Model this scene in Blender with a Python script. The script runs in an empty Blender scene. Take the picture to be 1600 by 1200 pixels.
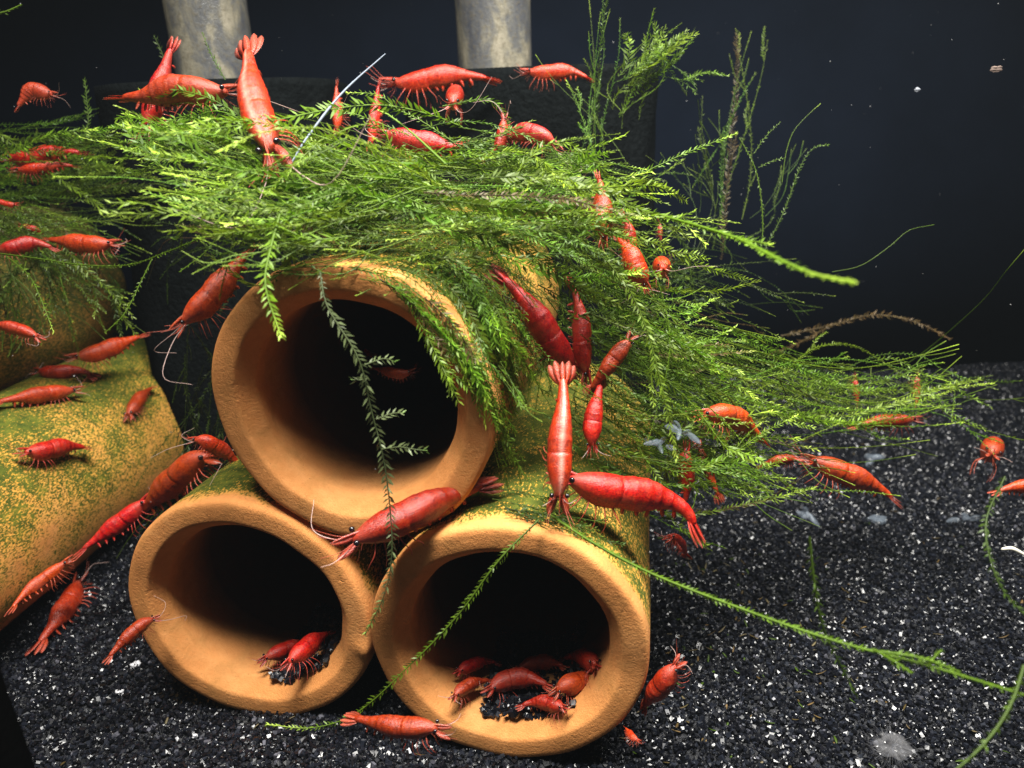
import bpy, math, random
import numpy as np
from mathutils import Vector, Matrix
random.seed(7); rng = np.random.default_rng(7)
HAZE = .03
S = 0.01                                   # everything below is written in centimetres
sc = bpy.context.scene
C = bpy.data.collections.new('shrimp_tank'); sc.collection.children.link(C)

# ------------------------------------------------------------------ camera
F, PITCH, ROLL, H = 1151.8, 0.3356, 0.0409, 11.19
cp, sp = math.cos(PITCH), math.sin(PITCH); cr, sr = math.cos(ROLL), math.sin(ROLL)
FWD = np.array([0, cp, -sp]); R0 = np.array([1., 0, 0]); U0 = np.array([0, sp, cp])
RT = R0*cr - U0*sr; UP = R0*sr + U0*cr
CAM = np.array([0, 0, H])
cam = bpy.data.cameras.new('camera'); co = bpy.data.objects.new('camera', cam); C.objects.link(co)
cam.sensor_width = 36; cam.lens = F/1600*36; cam.clip_start = .005; cam.clip_end = 20
m = Matrix.Identity(4)
for i in range(3):
    m[i][0] = RT[i]; m[i][1] = UP[i]; m[i][2] = -FWD[i]; m[i][3] = CAM[i]*S
co.matrix_world = m
cam.dof.use_dof = True; cam.dof.focus_distance = .138; cam.dof.aperture_fstop = 24
sc.camera = co
# ------------------------------------------------------------------ light: the tank's own lamp above the water
w = bpy.data.worlds.new('World'); sc.world = w; w.use_nodes = True
w.node_tree.nodes['Background'].inputs[0].default_value = (.75, .85, 1, 1)
w.node_tree.nodes['Background'].inputs[1].default_value = .035
def lamp(name, loc, tgt, sx, sy, watt, col):
    l = bpy.data.lights.new(name, 'AREA'); l.shape = 'RECTANGLE'; l.size = sx*S; l.size_y = sy*S
    l.energy = watt; l.color = col
    o = bpy.data.objects.new(name, l); C.objects.link(o); o.location = Vector(loc)*S
    o.rotation_euler = (Vector(tgt)-Vector(loc)).to_track_quat('-Z', 'Y').to_euler()
    return o
al_ = lamp('aquarium_lamp', (4.0, 7.5, 33), (1.5, 13, 0), 28, 4.5, 1.9, (1, .97, .9)); al_.data.spread = math.radians(104)
sc.view_settings.view_transform = 'Standard'; sc.view_settings.look = 'None'
sc.view_settings.exposure = 0; sc.view_settings.gamma = 1

# ------------------------------------------------------------------ helpers
def W(px, py, d):                          # point at depth d (cm) along the camera's axis
    return CAM + d*(FWD + RT*(px-800)/F + UP*(600-py)/F)
AZ = 0.191
AX = np.array([math.sin(AZ), math.cos(AZ), 0]); RR = np.array([math.cos(AZ), -math.sin(AZ), 0])
RO = 2.5; TL = 9.5
cR = np.array([-.326, 10.728, 2.5]); dx = 5.137
hz = math.sqrt(25.3-(dx/2)**2)
cL = cR - dx*RR + .298*AX; cU = cR - dx/2*RR + .382*AX + np.array([0, 0, hz])
AZ2 = .135; AX2 = np.array([math.sin(AZ2), math.cos(AZ2), 0]); RR2 = np.array([math.cos(AZ2), -math.sin(AZ2), 0])
cBL = np.array([-12.25, 23.6, 2.68]) - 12*AX2
cUL = cBL - 2.57*RR2 + np.array([0, 0, hz-.1]) + .3*AX2
TUBES = [(cR, TL, AX, RR), (cL, TL, AX, RR), (cU, TL, AX, RR), (cBL, 12., AX2, RR2), (cUL, 12., AX2, RR2)]
def sdf(p):
    d = p[2] - .1
    for c, L, ax, rr in TUBES:
        q = p-c; y = q@ax; r = math.hypot(q@rr, q[2])
        d = min(d, max(max(r-RO, 1.8-r), -y, y-L))
    return d
def hit(px, py, off=.25):
    t = 6.
    for _ in range(300):
        s = sdf(W(px, py, t))
        if s < .01 or t > 40: break
        t += s*.7
    return W(px, py, t-off)
def ground(px, py, h):                     # a point h above the tank floor
    d = W(px, py, 1.)-CAM; return CAM+d*((.12+h-H)/d[2])
def P(q):                                  # (px, py, depth) or (px, py, 's'[, offset])
    if q[2] == 'g': return ground(q[0], q[1], q[3])
    if q[2] == 's': return hit(q[0], q[1], q[3] if len(q) > 3 else .25)
    return W(*q)
def spline(pts, n):
    pts = np.asarray(pts, float)
    if len(pts) == 2: pts = np.array([pts[0], (pts[0]+pts[1])/2, pts[1]])
    e = np.vstack([2*pts[0]-pts[1], pts, 2*pts[-1]-pts[-2]])
    out = []
    for i in range(len(pts)-1):
        a, b, c, d = e[i:i+4]
        u = np.linspace(0, 1, 24, endpoint=False)[:, None]
        out.append(.5*((2*b)+(-a+c)*u+(2*a-5*b+4*c-d)*u**2+(-a+3*b-3*c+d)*u**3))
    o = np.vstack(out+[pts[-1:]])
    s = np.r_[0, np.cumsum(np.linalg.norm(np.diff(o, axis=0), axis=1))]
    q = np.linspace(0, s[-1], n)
    return np.stack([np.interp(q, s, o[:, k]) for k in range(3)], 1), s[-1]
def norm(v): return v/(np.linalg.norm(v, axis=-1, keepdims=True)+1e-12)

class MB:
    def __init__(s): s.v = []; s.f = []; s.c = []; s.n = 0
    def add(s, v, faces, col):
        v = np.asarray(v, float)
        col = np.broadcast_to(np.asarray(col, float), (len(v), 3))
        s.v.append(v); s.c.append(col)
        for f in faces: s.f.append(np.asarray(f)+s.n)      # each an (n,3) or (n,4) block
        s.n += len(v)
    def mesh(s, name, mat, origin=(0, 0, 0), smooth=True, extra=None):
        v = (np.vstack(s.v)-np.asarray(origin))*S; me = bpy.data.meshes.new(name)
        loops = np.concatenate([f.ravel() for f in s.f]); tot = np.concatenate([np.full(len(f), f.shape[1]) for f in s.f])
        me.vertices.add(len(v)); me.vertices.foreach_set('co', v.astype(np.float32).ravel())
        me.loops.add(len(loops)); me.loops.foreach_set('vertex_index', loops.astype(np.int32))
        me.polygons.add(len(tot))
        me.polygons.foreach_set('loop_start', np.r_[0, np.cumsum(tot)[:-1]].astype(np.int32))
        me.polygons.foreach_set('loop_total', tot.astype(np.int32))
        if smooth: me.polygons.foreach_set('use_smooth', np.ones(len(tot), bool))
        me.update(calc_edges=True)
        a = me.color_attributes.new('col', 'FLOAT_COLOR', 'POINT')
        c = np.hstack([np.vstack(s.c), np.ones((len(v), 1))]); a.data.foreach_set('color', c.astype(np.float32).ravel())
        me.materials.append(mat); return me
def link(name, data, parent=None, loc=None):
    o = bpy.data.objects.new(name, data); C.objects.link(o)
    if parent is not None: o.parent = parent
    if loc is not None: o.location = Vector(loc)*S
    return o
def tag(o, label=None, cat=None, group=None, kind=None):
    if label: o['label'] = label
    if cat: o['category'] = cat
    if group: o['group'] = group
    if kind: o['kind'] = kind
    return o
def tube_add(mb, path, rad, col, sides=5, ref=None):
    path = np.asarray(path); n = len(path); T = norm(np.gradient(path, axis=0))
    r = np.array([.3, .5, .81]) if ref is None else ref
    A = norm(np.cross(T, r)); B = np.cross(T, A)
    rad = np.broadcast_to(rad, (n,))
    a = np.linspace(0, 2*np.pi, sides, endpoint=False)
    v = path[:, None]+rad[:, None, None]*(A[:, None]*np.cos(a)[None, :, None]+B[:, None]*np.sin(a)[None, :, None])
    i = np.arange(n-1)[:, None]*sides; j = np.arange(sides)[None]; k = (j+1) % sides
    f = np.stack([i+j, i+k, i+sides+k, i+sides+j], -1).reshape(-1, 4)
    col = np.asarray(col, float)
    if col.ndim == 2: col = np.repeat(col, sides, 0)
    mb.add(v.reshape(-1, 3), [f], col)

# ------------------------------------------------------------------ materials
class NT:
    def __init__(s, name):
        s.m = bpy.data.materials.new(name); s.m.use_nodes = True; s.t = s.m.node_tree
        s.b = s.t.nodes['Principled BSDF']; s.out = s.t.nodes['Material Output']
    def n(s, ty, **k):
        x = s.t.nodes.new(ty)
        for a, b in k.items(): setattr(x, a, b)
        return x
    def L(s, a, b): s.t.links.new(a, b)
    def set(s, node, **k):
        for a, b in k.items():
            i = node.inputs[a.replace('_', ' ')]
            if hasattr(b, 'links'): s.L(b, i)
            else: i.default_value = b
    def coord(s):
        c = s.n('ShaderNodeTexCoord'); v = s.n('ShaderNodeVectorMath', operation='SCALE'); s.L(c.outputs['Object'], v.inputs[0])
        v.inputs['Scale'].default_value = 100; return v.outputs[0]
    def noise(s, vec, scale, det=4, rough=.55, dist=0):
        x = s.n('ShaderNodeTexNoise'); s.L(vec, x.inputs['Vector'])
        x.inputs['Scale'].default_value = scale; x.inputs['Detail'].default_value = det
        x.inputs['Roughness'].default_value = rough; x.inputs['Distortion'].default_value = dist
        return x.outputs['Fac']
    def ramp(s, fac, pts):
        x = s.n('ShaderNodeValToRGB'); s.L(fac, x.inputs[0]); e = x.color_ramp.elements
        while len(e) < len(pts): e.new(.5)
        for a, (p, c) in zip(e, pts): a.position = p; a.color = (c if len(c) == 4 else (*c, 1)) if hasattr(c, '__len__') else (c, c, c, 1)
        return x.outputs[0]
    def math(s, op, a, b=None, clamp=False, c=None):
        x = s.n('ShaderNodeMath', operation=op, use_clamp=clamp)
        for i, q in enumerate((a, b, c)):
            if q is None: continue
            if hasattr(q, 'links'): s.L(q, x.inputs[i])
            else: x.inputs[i].default_value = q
        return x.outputs[0]
    def mix(s, fac, a, b, bt='MIX'):
        x = s.n('ShaderNodeMix', data_type='RGBA', blend_type=bt)
        for i, q in ((0, fac), (6, a), (7, b)):
            if hasattr(q, 'links'): s.L(q, x.inputs[i])
            else: x.inputs[i].default_value = q if not hasattr(q, '__len__') else ((*q, 1) if len(q) == 3 else q)
        return x.outputs[2]
    def bump(s, h, strength, dist):
        x = s.n('ShaderNodeBump'); s.L(h, x.inputs['Height']); x.inputs['Strength'].default_value = strength
        x.inputs['Distance'].default_value = dist; s.L(x.outputs[0], s.b.inputs['Normal']); return x

def mat_terracotta(name, algae, dull=0., fs=17):
    t = NT(name); v = t.coord(); sep = t.n('ShaderNodeSeparateXYZ'); t.L(v, sep.inputs[0])
    big = t.noise(v, .7, 3); mid = t.noise(v, 5, 4); fine = t.noise(v, 38, 3, .6)
    base = t.ramp(t.math('ADD', t.math('MULTIPLY', big, .6), t.math('MULTIPLY', mid, .4)),
                  [(.3, (.49, .19, .052)), (.5, (.58, .235, .068)), (.72, (.66, .30, .10))])
    base = t.mix(t.ramp(fine, [(.5, 0), (.8, .28)]), base, (.36, .14, .04))
    pores = t.noise(v, 17, 2, .5); base = t.mix(t.ramp(pores, [(.70, 0), (.76, .6)]), base, (.16, .08, .025)); stain = t.noise(v, 1.7, 6, .7, .5); base = t.mix(t.ramp(stain, [(.48, 0), (.68, .5)]), base, (.36, .17, .045))
    # algae: olive film with specks, thicker on the upper flank and away from the wiped rim
    up = t.math('DIVIDE', sep.outputs[2], 2.5)
    along = t.math('MULTIPLY', t.math('SUBTRACT', sep.outputs[1], .30), .8)
    x2 = t.math('POWER', sep.outputs[0], 2.); z2 = t.math('POWER', sep.outputs[2], 2.)
    rad = t.math('SQRT', t.math('ADD', x2, z2))
    outer = t.math('MULTIPLY', t.math('SUBTRACT', rad, 2.12), 3., True)
    patch = t.noise(v, .9, 3, .6)
    cov = t.math('ADD', t.math('ADD', t.math('MULTIPLY', up, .17), t.math('MINIMUM', along, .22)), t.math('MULTIPLY', patch, .55))
    cov = t.math('MULTIPLY', t.math('ADD', cov, algae-.42), outer)
    mp = t.n('ShaderNodeMapping'); t.L(v, mp.inputs[0]); mp.inputs['Scale'].default_value = (1, .5, 1)
    speck = t.noise(mp.outputs[0], fs, 5, .68, .3)
    al = t.math('MULTIPLY', t.math('SUBTRACT', t.math('ADD', speck, t.math('MULTIPLY', cov, .62)), .57), 13., True)
    film = t.math('MULTIPLY', t.math('SUBTRACT', cov, .02), 2.6, True)
    base = t.mix(t.math('MULTIPLY', film, .85), base, (.68, .40, .030))
    acol = t.ramp(t.noise(v, 4, 3), [(.35, (.035, .055, .004)), (.6, (.085, .10, .008)), (.75, (.15, .15, .015))])
    al = t.math('MULTIPLY', al, t.math('MULTIPLY', cov, 9., True)); base = t.mix(al, base, acol)
    inner_shade = t.math('MULTIPLY', t.math('MULTIPLY', t.math('SUBTRACT', 1.9, rad), 20., True), t.math('MULTIPLY', t.math('SUBTRACT', sep.outputs[1], .4), .7, True))
    base = t.mix(t.math('MULTIPLY', inner_shade, .93), base, (.035, .02, .008))  # shade inside the bore painted into the colour, darker away from the mouth
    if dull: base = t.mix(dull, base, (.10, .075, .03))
    t.set(t.b, Base_Color=base, Roughness=.8); t.b.inputs['Specular IOR Level'].default_value = .25
    h = t.math('ADD', t.math('MULTIPLY', fine, .5), t.math('ADD', t.math('MULTIPLY', pores, -.35), t.math('MULTIPLY', al, .7)))
    h = t.math('ADD', h, t.math('MULTIPLY', t.noise(v, 16, 4, .7), .9))
    h = t.math('ADD', h, t.math('MULTIPLY', t.ramp(t.noise(v, 3.5, 2, .5, 1.5), [(.70, 0), (.75, 1)]), -.6))
    t.bump(h, .5, .00035)
    return t.m

def mat_shrimp():
    t = NT('red_shrimp_shell'); v = t.coord()
    at = t.n('ShaderNodeAttribute', attribute_name='col'); sep = t.n('ShaderNodeSeparateColor'); t.L(at.outputs['Color'], sep.inputs[0])
    oi = t.n('ShaderNodeObjectInfo')
    ad = t.n('ShaderNodeVectorMath', operation='ADD'); t.L(v, ad.inputs[0]); t.L(t.math('MULTIPLY', oi.outputs['Random'], 90.), ad.inputs[1]); v = ad.outputs[0]
    mott = t.noise(v, 7, 6, .78); f = t.noise(v, 45, 3, .6)
    c = t.ramp(mott, [(.36, (.20, .005, .004)), (.46, (.42, .012, .008)), (.56, (.58, .026, .014)), (.68, (.68, .085, .04))])
    sp = t.noise(v, 24, 2, .5)
    c = t.mix(t.ramp(sp, [(.56, 0), (.66, .75)]), c, (.66, .11, .055))
    c = t.mix(t.ramp(sp, [(.34, .8), (.44, 0)]), c, (.15, .006, .005))
    c2 = t.mix(t.ramp(f, [(.47, 0), (.62, .55)]), c, (.62, .055, .03))
    hsv = t.n('ShaderNodeHueSaturation'); hsv.inputs['Saturation'].default_value = 1.05; t.L(c2, hsv.inputs['Color'])
    t.L(t.math('ADD', t.math('MULTIPLY', oi.outputs['Random'], .018), .494), hsv.inputs['Hue'])
    t.L(t.math('ADD', t.math('MULTIPLY', t.math('FRACT', t.math('MULTIPLY', oi.outputs['Random'], 7.3)), -.45), .90), hsv.inputs['Value'])
    clr = t.ramp(t.noise(v, 2.6, 4, .6, .4), [(.52, 0), (.66, .45)])
    palef = t.math('ADD', sep.outputs[0], t.math('MULTIPLY', clr, .55), True)
    c3 = t.mix(t.math('MULTIPLY', palef, .85, True), hsv.outputs[0], (.58, .115, .07))
    c4 = t.mix(sep.outputs[1], c3, (.78, .42, .34))
    c5 = t.mix(t.math('MULTIPLY', sep.outputs[2], .75), c4, (.16, .008, .006))
    t.set(t.b, Base_Color=c5, Roughness=.37)
    t.b.inputs['Specular IOR Level'].default_value = .55
    t.b.inputs['Subsurface Weight'].default_value = .10; t.b.inputs['Subsurface Radius'].default_value = (1, .25, .15)
    t.b.inputs['Subsurface Scale'].default_value = .0008
    t.L(t.math('SUBTRACT', 1., t.math('MULTIPLY', palef, .52)), t.b.inputs['Alpha'])
    t.bump(t.math('ADD', f, mott), .6, .00022)
    return t.m
def mat_moss(name='moss_green', rough=.5):
    t = NT(name); v = t.coord()
    at = t.n('ShaderNodeAttribute', attribute_name='col')
    c = t.mix(t.ramp(t.noise(v, 6, 3), [(.3, .0), (.7, .4)]), at.outputs['Color'], (.05, .07, .008))
    t.set(t.b, Base_Color=c, Roughness=rough); t.b.inputs['Specular IOR Level'].default_value = .4
    tr = t.n('ShaderNodeBsdfTranslucent'); t.L(at.outputs['Color'], tr.inputs[0])
    mx = t.n('ShaderNodeMixShader'); mx.inputs[0].default_value = .38
    t.L(t.b.outputs[0], mx.inputs[1]); t.L(tr.outputs[0], mx.inputs[2]); t.L(mx.outputs[0], t.out.inputs[0])
    return t.m
def mat_simple(name, col, rough=.6, spec=.4, ns=6, var=.4, bump=.3, bd=.0005, alpha=1, trans=0):
    t = NT(name); v = t.coord(); n = t.noise(v, ns, 5, .6)
    c = t.mix(t.ramp(n, [(.3, 0), (.7, var)]), col, tuple(x*.35 for x in col))
    t.set(t.b, Base_Color=c, Roughness=rough); t.b.inputs['Specular IOR Level'].default_value = spec
    t.b.inputs['Alpha'].default_value = alpha
    if bump: t.bump(n, bump, bd)
    return t.m
M_shr = mat_shrimp(); M_moss = mat_moss(); M_eye = mat_simple('black_eye', (.006, .004, .006), .12, .6, var=0, bump=0)
M_ant = mat_simple('pale_antenna', (.60, .42, .38), .4, alpha=.75, bump=0)
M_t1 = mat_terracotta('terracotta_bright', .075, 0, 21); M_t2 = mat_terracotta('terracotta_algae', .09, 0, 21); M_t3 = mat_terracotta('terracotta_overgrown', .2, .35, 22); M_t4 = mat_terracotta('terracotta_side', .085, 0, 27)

def mat_grain():
    t = NT('black_gravel'); v = t.coord(); oi = t.n('ShaderNodeObjectInfo'); r = oi.outputs['Random']
    c = t.ramp(r, [(0, (.002, .0022, .003)), (.6, (.0045, .005, .008)), (.92, (.010, .012, .018)), (.98, (.02, .022, .03)), (.9985, (.10, .10, .12))])
    n = t.noise(v, 30, 3)
    t.set(t.b, Base_Color=c, Roughness=t.ramp(n, [(.3, .19), (.7, .38)])); t.b.inputs['Specular IOR Level'].default_value = .42
    t.b.inputs['Coat Weight'].default_value = .0; t.b.inputs['Coat Roughness'].default_value = .16
    return t.m
M_gr = mat_grain()

# ------------------------------------------------------------------ the setting
def bed_z(x, y):
    z = .10 + .10*np.sin(x*.55+1)*np.cos(y*.4) + .05*np.sin(x*1.7+y*1.3)
    def mound(cx, cy, h, s): return h*np.exp(-((x-cx)**2+(y-cy)**2)/(2*s*s))
    z = z + mound(-5.2, 10.4, .42, .8) + mound(-2.6, 9.9, .38, .7) + mound(-3.6, 10.0, .25, .9) + mound(-1.2, 9.7, .25, .5)
    z = z - mound(.6, 9.8, .25, .7)
    z = z 
    return z
def grid(x0, x1, y0, y1, nx, ny, zf, keep=None):
    X, Y = np.meshgrid(np.linspace(x0, x1, nx), np.linspace(y0, y1, ny)); v = np.stack([X, Y, zf(X, Y)], -1).reshape(-1, 3)
    i = (np.arange(ny-1)[:, None]*nx+np.arange(nx-1)[None]).reshape(-1)
    f = np.stack([i, i+1, i+nx+1, i+nx], -1)
    if keep is not None: f = f[keep(v[i, 0], v[i, 1])]
    return v, f
M_bed = mat_simple('gravel_bed_dark', (.014, .015, .019), .5, .6, ns=9, bump=.9, bd=.002)
mb = MB(); v, f = grid(-45, 45, -12, 36.5, 200, 120, lambda x, y: bed_z(x, y)-.07); mb.add(v, [f], (0, 0, 0))
tag(link('gravel_bed', mb.mesh('gravel_bed', M_bed)), kind='structure')
# grain shapes (only used as instances)
grains = bpy.data.collections.new('grain_shapes')
import bmesh
for k in range(7):
    bm = bmesh.new(); bmesh.ops.create_cube(bm, size=.85) if k % 2 else bmesh.ops.create_icosphere(bm, subdivisions=1, radius=.5)
    st = (rng.uniform(.8, 1.3), rng.uniform(.65, 1), rng.uniform(.45, .8))
    for q in bm.verts:
        q.co = Vector([q.co[i]*st[i] for i in range(3)])*rng.uniform(.68, 1.2)
    me = bpy.data.meshes.new('grain'); bm.to_mesh(me); bm.free(); me.materials.append(M_gr)
    o = bpy.data.objects.new('grain', me); grains.objects.link(o)
def scatter(obj, density, smin, smax, seed):
    ng = bpy.data.node_groups.new('grain_scatter', 'GeometryNodeTree')
    ng.interface.new_socket('Geometry', in_out='INPUT', socket_type='NodeSocketGeometry')
    ng.interface.new_socket('Geometry', in_out='OUTPUT', socket_type='NodeSocketGeometry')
    N = ng.nodes; gi = N.new('NodeGroupInput'); go = N.new('NodeGroupOutput')
    d = N.new('GeometryNodeDistributePointsOnFaces'); d.inputs['Density'].default_value = density*1e4; d.inputs['Seed'].default_value = seed
    ci = N.new('GeometryNodeCollectionInfo'); ci.inputs[0].default_value = grains; ci.inputs['Separate Children'].default_value = True; ci.inputs['Reset Children'].default_value = True
    ip = N.new('GeometryNodeInstanceOnPoints'); ip.inputs['Pick Instance'].default_value = True
    rr = N.new('FunctionNodeRandomValue'); rr.data_type = 'FLOAT_VECTOR'; rr.inputs[1].default_value = (6.28, 6.28, 6.28)
    rs = N.new('FunctionNodeRandomValue'); rs.data_type = 'FLOAT'; rs.inputs[2].default_value = smin*S; rs.inputs[3].default_value = smax*S
    ri = N.new('FunctionNodeRandomValue'); ri.data_type = 'INT'; ri.inputs[4].default_value = 0; ri.inputs[5].default_value = 6
    l = ng.links.new
    l(gi.outputs[0], d.inputs['Mesh']); l(d.outputs['Points'], ip.inputs['Points']); l(ci.outputs[0], ip.inputs['Instance'])
    l(rr.outputs[0], ip.inputs['Rotation']); l(rs.outputs[1], ip.inputs['Scale']); l(ri.outputs[2], ip.inputs['Instance Index'])
    l(ip.outputs[0], go.inputs[0])
    md = obj.modifiers.new('scatter', 'NODES'); md.node_group = ng
def infr(x, y):                                   # a margin round what the photograph sees
    return (np.abs(x) < 3+y*.80)
mb = MB(); v, f = grid(-30, 30, 5, 31.8, 220, 100, lambda x, y: bed_z(x, y)+.0, infr); mb.add(v, [f], (0, 0, 0))
g = link('gravel', mb.mesh('gravel', M_gr)); tag(g, 'loose black angular gravel grains covering the tank floor', 'gravel', kind='stuff')
scatter(g, 290, .045, .115, 3)
# gravel that has got inside the two bottom tubes
for c, x0, x1, h, y0, nm in ((cL, .1, 1.4, -1.66, .25, 'left'), (cR, -.6, 1.2, -1.70, .25, 'right')):
    def gz(u, y): return np.maximum(-np.sqrt(np.maximum(1.8**2-u*u, 0))+.05, h+.0*u) + .06*np.sin(u*7+y*5)
    mb = MB(); v, f = grid(x0, x1, y0, 2.6, 14, 20, gz)
    v = c + v[:, :1]*RR + v[:, 1:2]*AX + v[:, 2:3]*np.array([0, 0, 1.]); mb.add(v, [f], (0, 0, 0))
    g2 = link('gravel', mb.mesh('gravel', M_gr)); tag(g2, 'small drift of black gravel inside the lower %s terracotta tube' % nm, 'gravel', kind='stuff')
    scatter(g2, 420, .06, .14, 5)
def box(mb, lo, hi, col=(0, 0, 0)):
    lo = np.array(lo, float); hi = np.array(hi, float)
    v = np.array([[(lo, hi)[i][0], (lo, hi)[j][1], (lo, hi)[k][2]] for k in (0, 1) for j in (0, 1) for i in (0, 1)])
    mb.add(v, [np.array([[0, 2, 3, 1], [4, 5, 7, 6], [0, 1, 5, 4], [2, 6, 7, 3], [0, 4, 6, 2], [1, 3, 7, 5]])], col)
M_back = mat_simple('dark_back_glass', (.008, .012, .022), 1, 0, ns=.25, var=.5, bump=0)
mb = MB(); box(mb, (-45, 31.8, -3), (45, 32.4, 19.5)); tag(link('back_wall', mb.mesh('back_wall', M_back, smooth=False)), kind='structure')
M_side = mat_simple('dark_side', (.035, .036, .038), .6, .2, ns=.3, var=.5, bump=0)
mb = MB(); box(mb, (-25.6, 2, -3), (-25, 31.7, 19.5)); tag(link('side_wall', mb.mesh('side_wall', M_side, smooth=False)), kind='structure')
# black silicone corner at the lower left
M_sil = mat_simple('black_silicone', (.002, .002, .002), 1, 0, ns=8, var=.3)
mb = MB(); a = W(22, 1100, 8.2); 
ring = []
for z in np.linspace(0, 19, 30):
    for k in range(10):
        an = 2*np.pi*k/10; ring.append([a[0]-.66+.5*math.cos(an)*(1+.05*math.sin(z*2)), a[1]+.5*math.sin(an), z])
ring = np.array(ring); i = np.arange(29)[:, None]*10; j = np.arange(10)[None]; k = (j+1) % 10
mb.add(ring, [np.stack([i+j, i+k, i+10+k, i+10+j], -1).reshape(-1, 4)], (0, 0, 0))
tag(link('corner_post', mb.mesh('corner_post', M_sil, (a[0], a[1], 0)), loc=(a[0], a[1], 0)), 'black vertical corner seam of the tank at the lower left edge', 'tank corner')

# ------------------------------------------------------------------ terracotta tubes
prof = [(2.5, None), (2.5, 1.2), (2.5, .8), (2.5, .4), (2.5, .2), (2.492, .10), (2.465, .035), (2.42, .006), (2.34, 0), (2.20, 0), (2.10, .002), (2.055, .012), (2.025, .04), (1.95, .14), (1.87, .255), (1.835, .30), (1.812, .34), (1.802, .40), (1.8, .7), (1.8, 1.2), (1.8, 2.5), (1.8, None)]
def tube(c, L, mat, seed, label, az=AZ):
    r_ = np.random.default_rng(seed); n = 144
    rows = [(1.8, L-.25), (1.95, L-.05), (2.15, L), (2.35, L-.03), (2.46, L-.15), (2.5, L-.35)]
    rows += [(2.5, y) for y in np.linspace(L-1, 1.6, 14)] + prof[1:-1] + [(1.8, y) for y in np.linspace(3.5, L-.25, 12)]
    rows = np.array(rows, float); a = np.linspace(0, 2*np.pi, n, endpoint=False)
    ph = r_.uniform(0, 6.28, 12)
    R = rows[:, 0][:, None] + 0*a; Y = rows[:, 1][:, None] + 0*a
    w1 = .028*np.sin(2*a+ph[0]) + .014*np.sin(3*a+ph[1]+rows[:, 1][:, None]*.6) + .009*np.sin(7*a+ph[2]+rows[:, 1][:, None]*1.5) + .006*np.sin(13*a+ph[3])
    R = R + w1; Y = Y + .022*np.sin(2*a+ph[4]) + .015*np.sin(5*a+ph[5]) + .008*np.sin(11*a+ph[6])
    if seed == 2:                                     # thumb-sized bump on the right of the rim
        am = -.22; d = np.exp(-(((a-am+np.pi) % (2*np.pi)-np.pi)/.07)**2)*np.exp(-((rows[:, 0]-2.36)/.12)**2*(rows[:, 1] < .5))[:, None]*(rows[:, 1] < .5)[:, None]
        Y = Y - .09*d; R = R + .05*d
    v = np.stack([R*np.cos(a), Y, R*np.sin(a)], -1).reshape(-1, 3)
    m_ = len(rows); i = np.arange(m_-1)[:, None]*n; j = np.arange(n)[None]; k = (j+1) % n
    f = np.stack([i+j, i+n+j, i+n+k, i+k], -1).reshape(-1, 4)
    mb = MB(); mb.add(v, [f], (0, 0, 0)); me = mb.mesh('terracotta_tube', mat)
    o = link('terracotta_tube', me, loc=c); o.rotation_euler.z = -az
    tag(o, label, 'clay tube', 'hollow terracotta tubes stacked on the gravel'); return o
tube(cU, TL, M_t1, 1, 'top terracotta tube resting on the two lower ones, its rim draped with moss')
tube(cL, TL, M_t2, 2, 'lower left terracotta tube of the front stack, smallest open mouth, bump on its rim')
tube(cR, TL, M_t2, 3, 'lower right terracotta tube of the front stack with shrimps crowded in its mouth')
tube(cBL, 12., M_t4, 4, 'reflection of an algae speckled terracotta tube lying side on at the left edge', AZ2)  # this and the next: side glass reflection of the stack, built as solid tubes
tube(cUL, 12., M_t3, 5, 'reflection of a dim overgrown terracotta tube half hidden behind moss at far left', AZ2)

# ------------------------------------------------------------------ sponge filters with lift pipes
def mat_pipe():
    t = NT('stained_pipe'); v = t.coord()
    mp = t.n('ShaderNodeMapping'); t.L(v, mp.inputs[0]); mp.inputs['Scale'].default_value = (1, 1, .5)
    n = t.noise(mp.outputs[0], 1.6, 6, .62, .4); n2 = t.noise(v, 9, 5, .7)
    c = t.ramp(n, [(.33, (.07, .075, .09)), (.47, (.13, .13, .125)), (.56, (.24, .22, .165)), (.7, (.37, .33, .25))])
    c = t.mix(t.ramp(n2, [(.5, 0), (.66, .7)]), c, (.14, .12, .08))
    t.set(t.b, Base_Color=c, Roughness=.28); t.b.inputs['Specular IOR Level'].default_value = .6
    t.b.inputs['Coat Weight'].default_value = .5; t.bump(n2, .3, .001); return t.m
M_pipe = mat_pipe(); M_foam = mat_simple('dark_foam', (.007, .0085, .009), 1, 0, ns=7, var=.7, bump=.5, bd=.002)
def cyl(mb, r0, r1, z0, z1, n=64, rows=24, wob=0., caps=True, sq=2.):
    a = np.linspace(0, 2*np.pi, n, endpoint=False); zz = np.linspace(z0, z1, rows)
    cs = np.sign(np.cos(a))*np.abs(np.cos(a))**(2/sq); sn = np.sign(np.sin(a))*np.abs(np.sin(a))**(2/sq)
    R = np.linspace(r0, r1, rows)[:, None]*(1+wob*np.sin(5*a+zz[:, None]*1.3)+wob*.6*np.sin(11*a-zz[:, None]*2.1))
    v = np.stack([R*cs, R*sn, zz[:, None]+0*a], -1).reshape(-1, 3)
    i = np.arange(rows-1)[:, None]*n; j = np.arange(n)[None]; k = (j+1) % n
    fs = [np.stack([i+j, i+k, i+n+k, i+n+j], -1).reshape(-1, 4)]
    if caps:
        v = np.vstack([v, [[0, 0, z1+.0]], [[0, 0, z0]]]); t_ = (rows-1)*n; jj = np.arange(n); kk = (jj+1) % n
        fs.append(np.stack([t_+jj, t_+kk, np.full(n, rows*n)], -1)); fs.append(np.stack([kk, jj, np.full(n, rows*n+1)], -1))
    mb.add(v, fs, (0, 0, 0))
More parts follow.
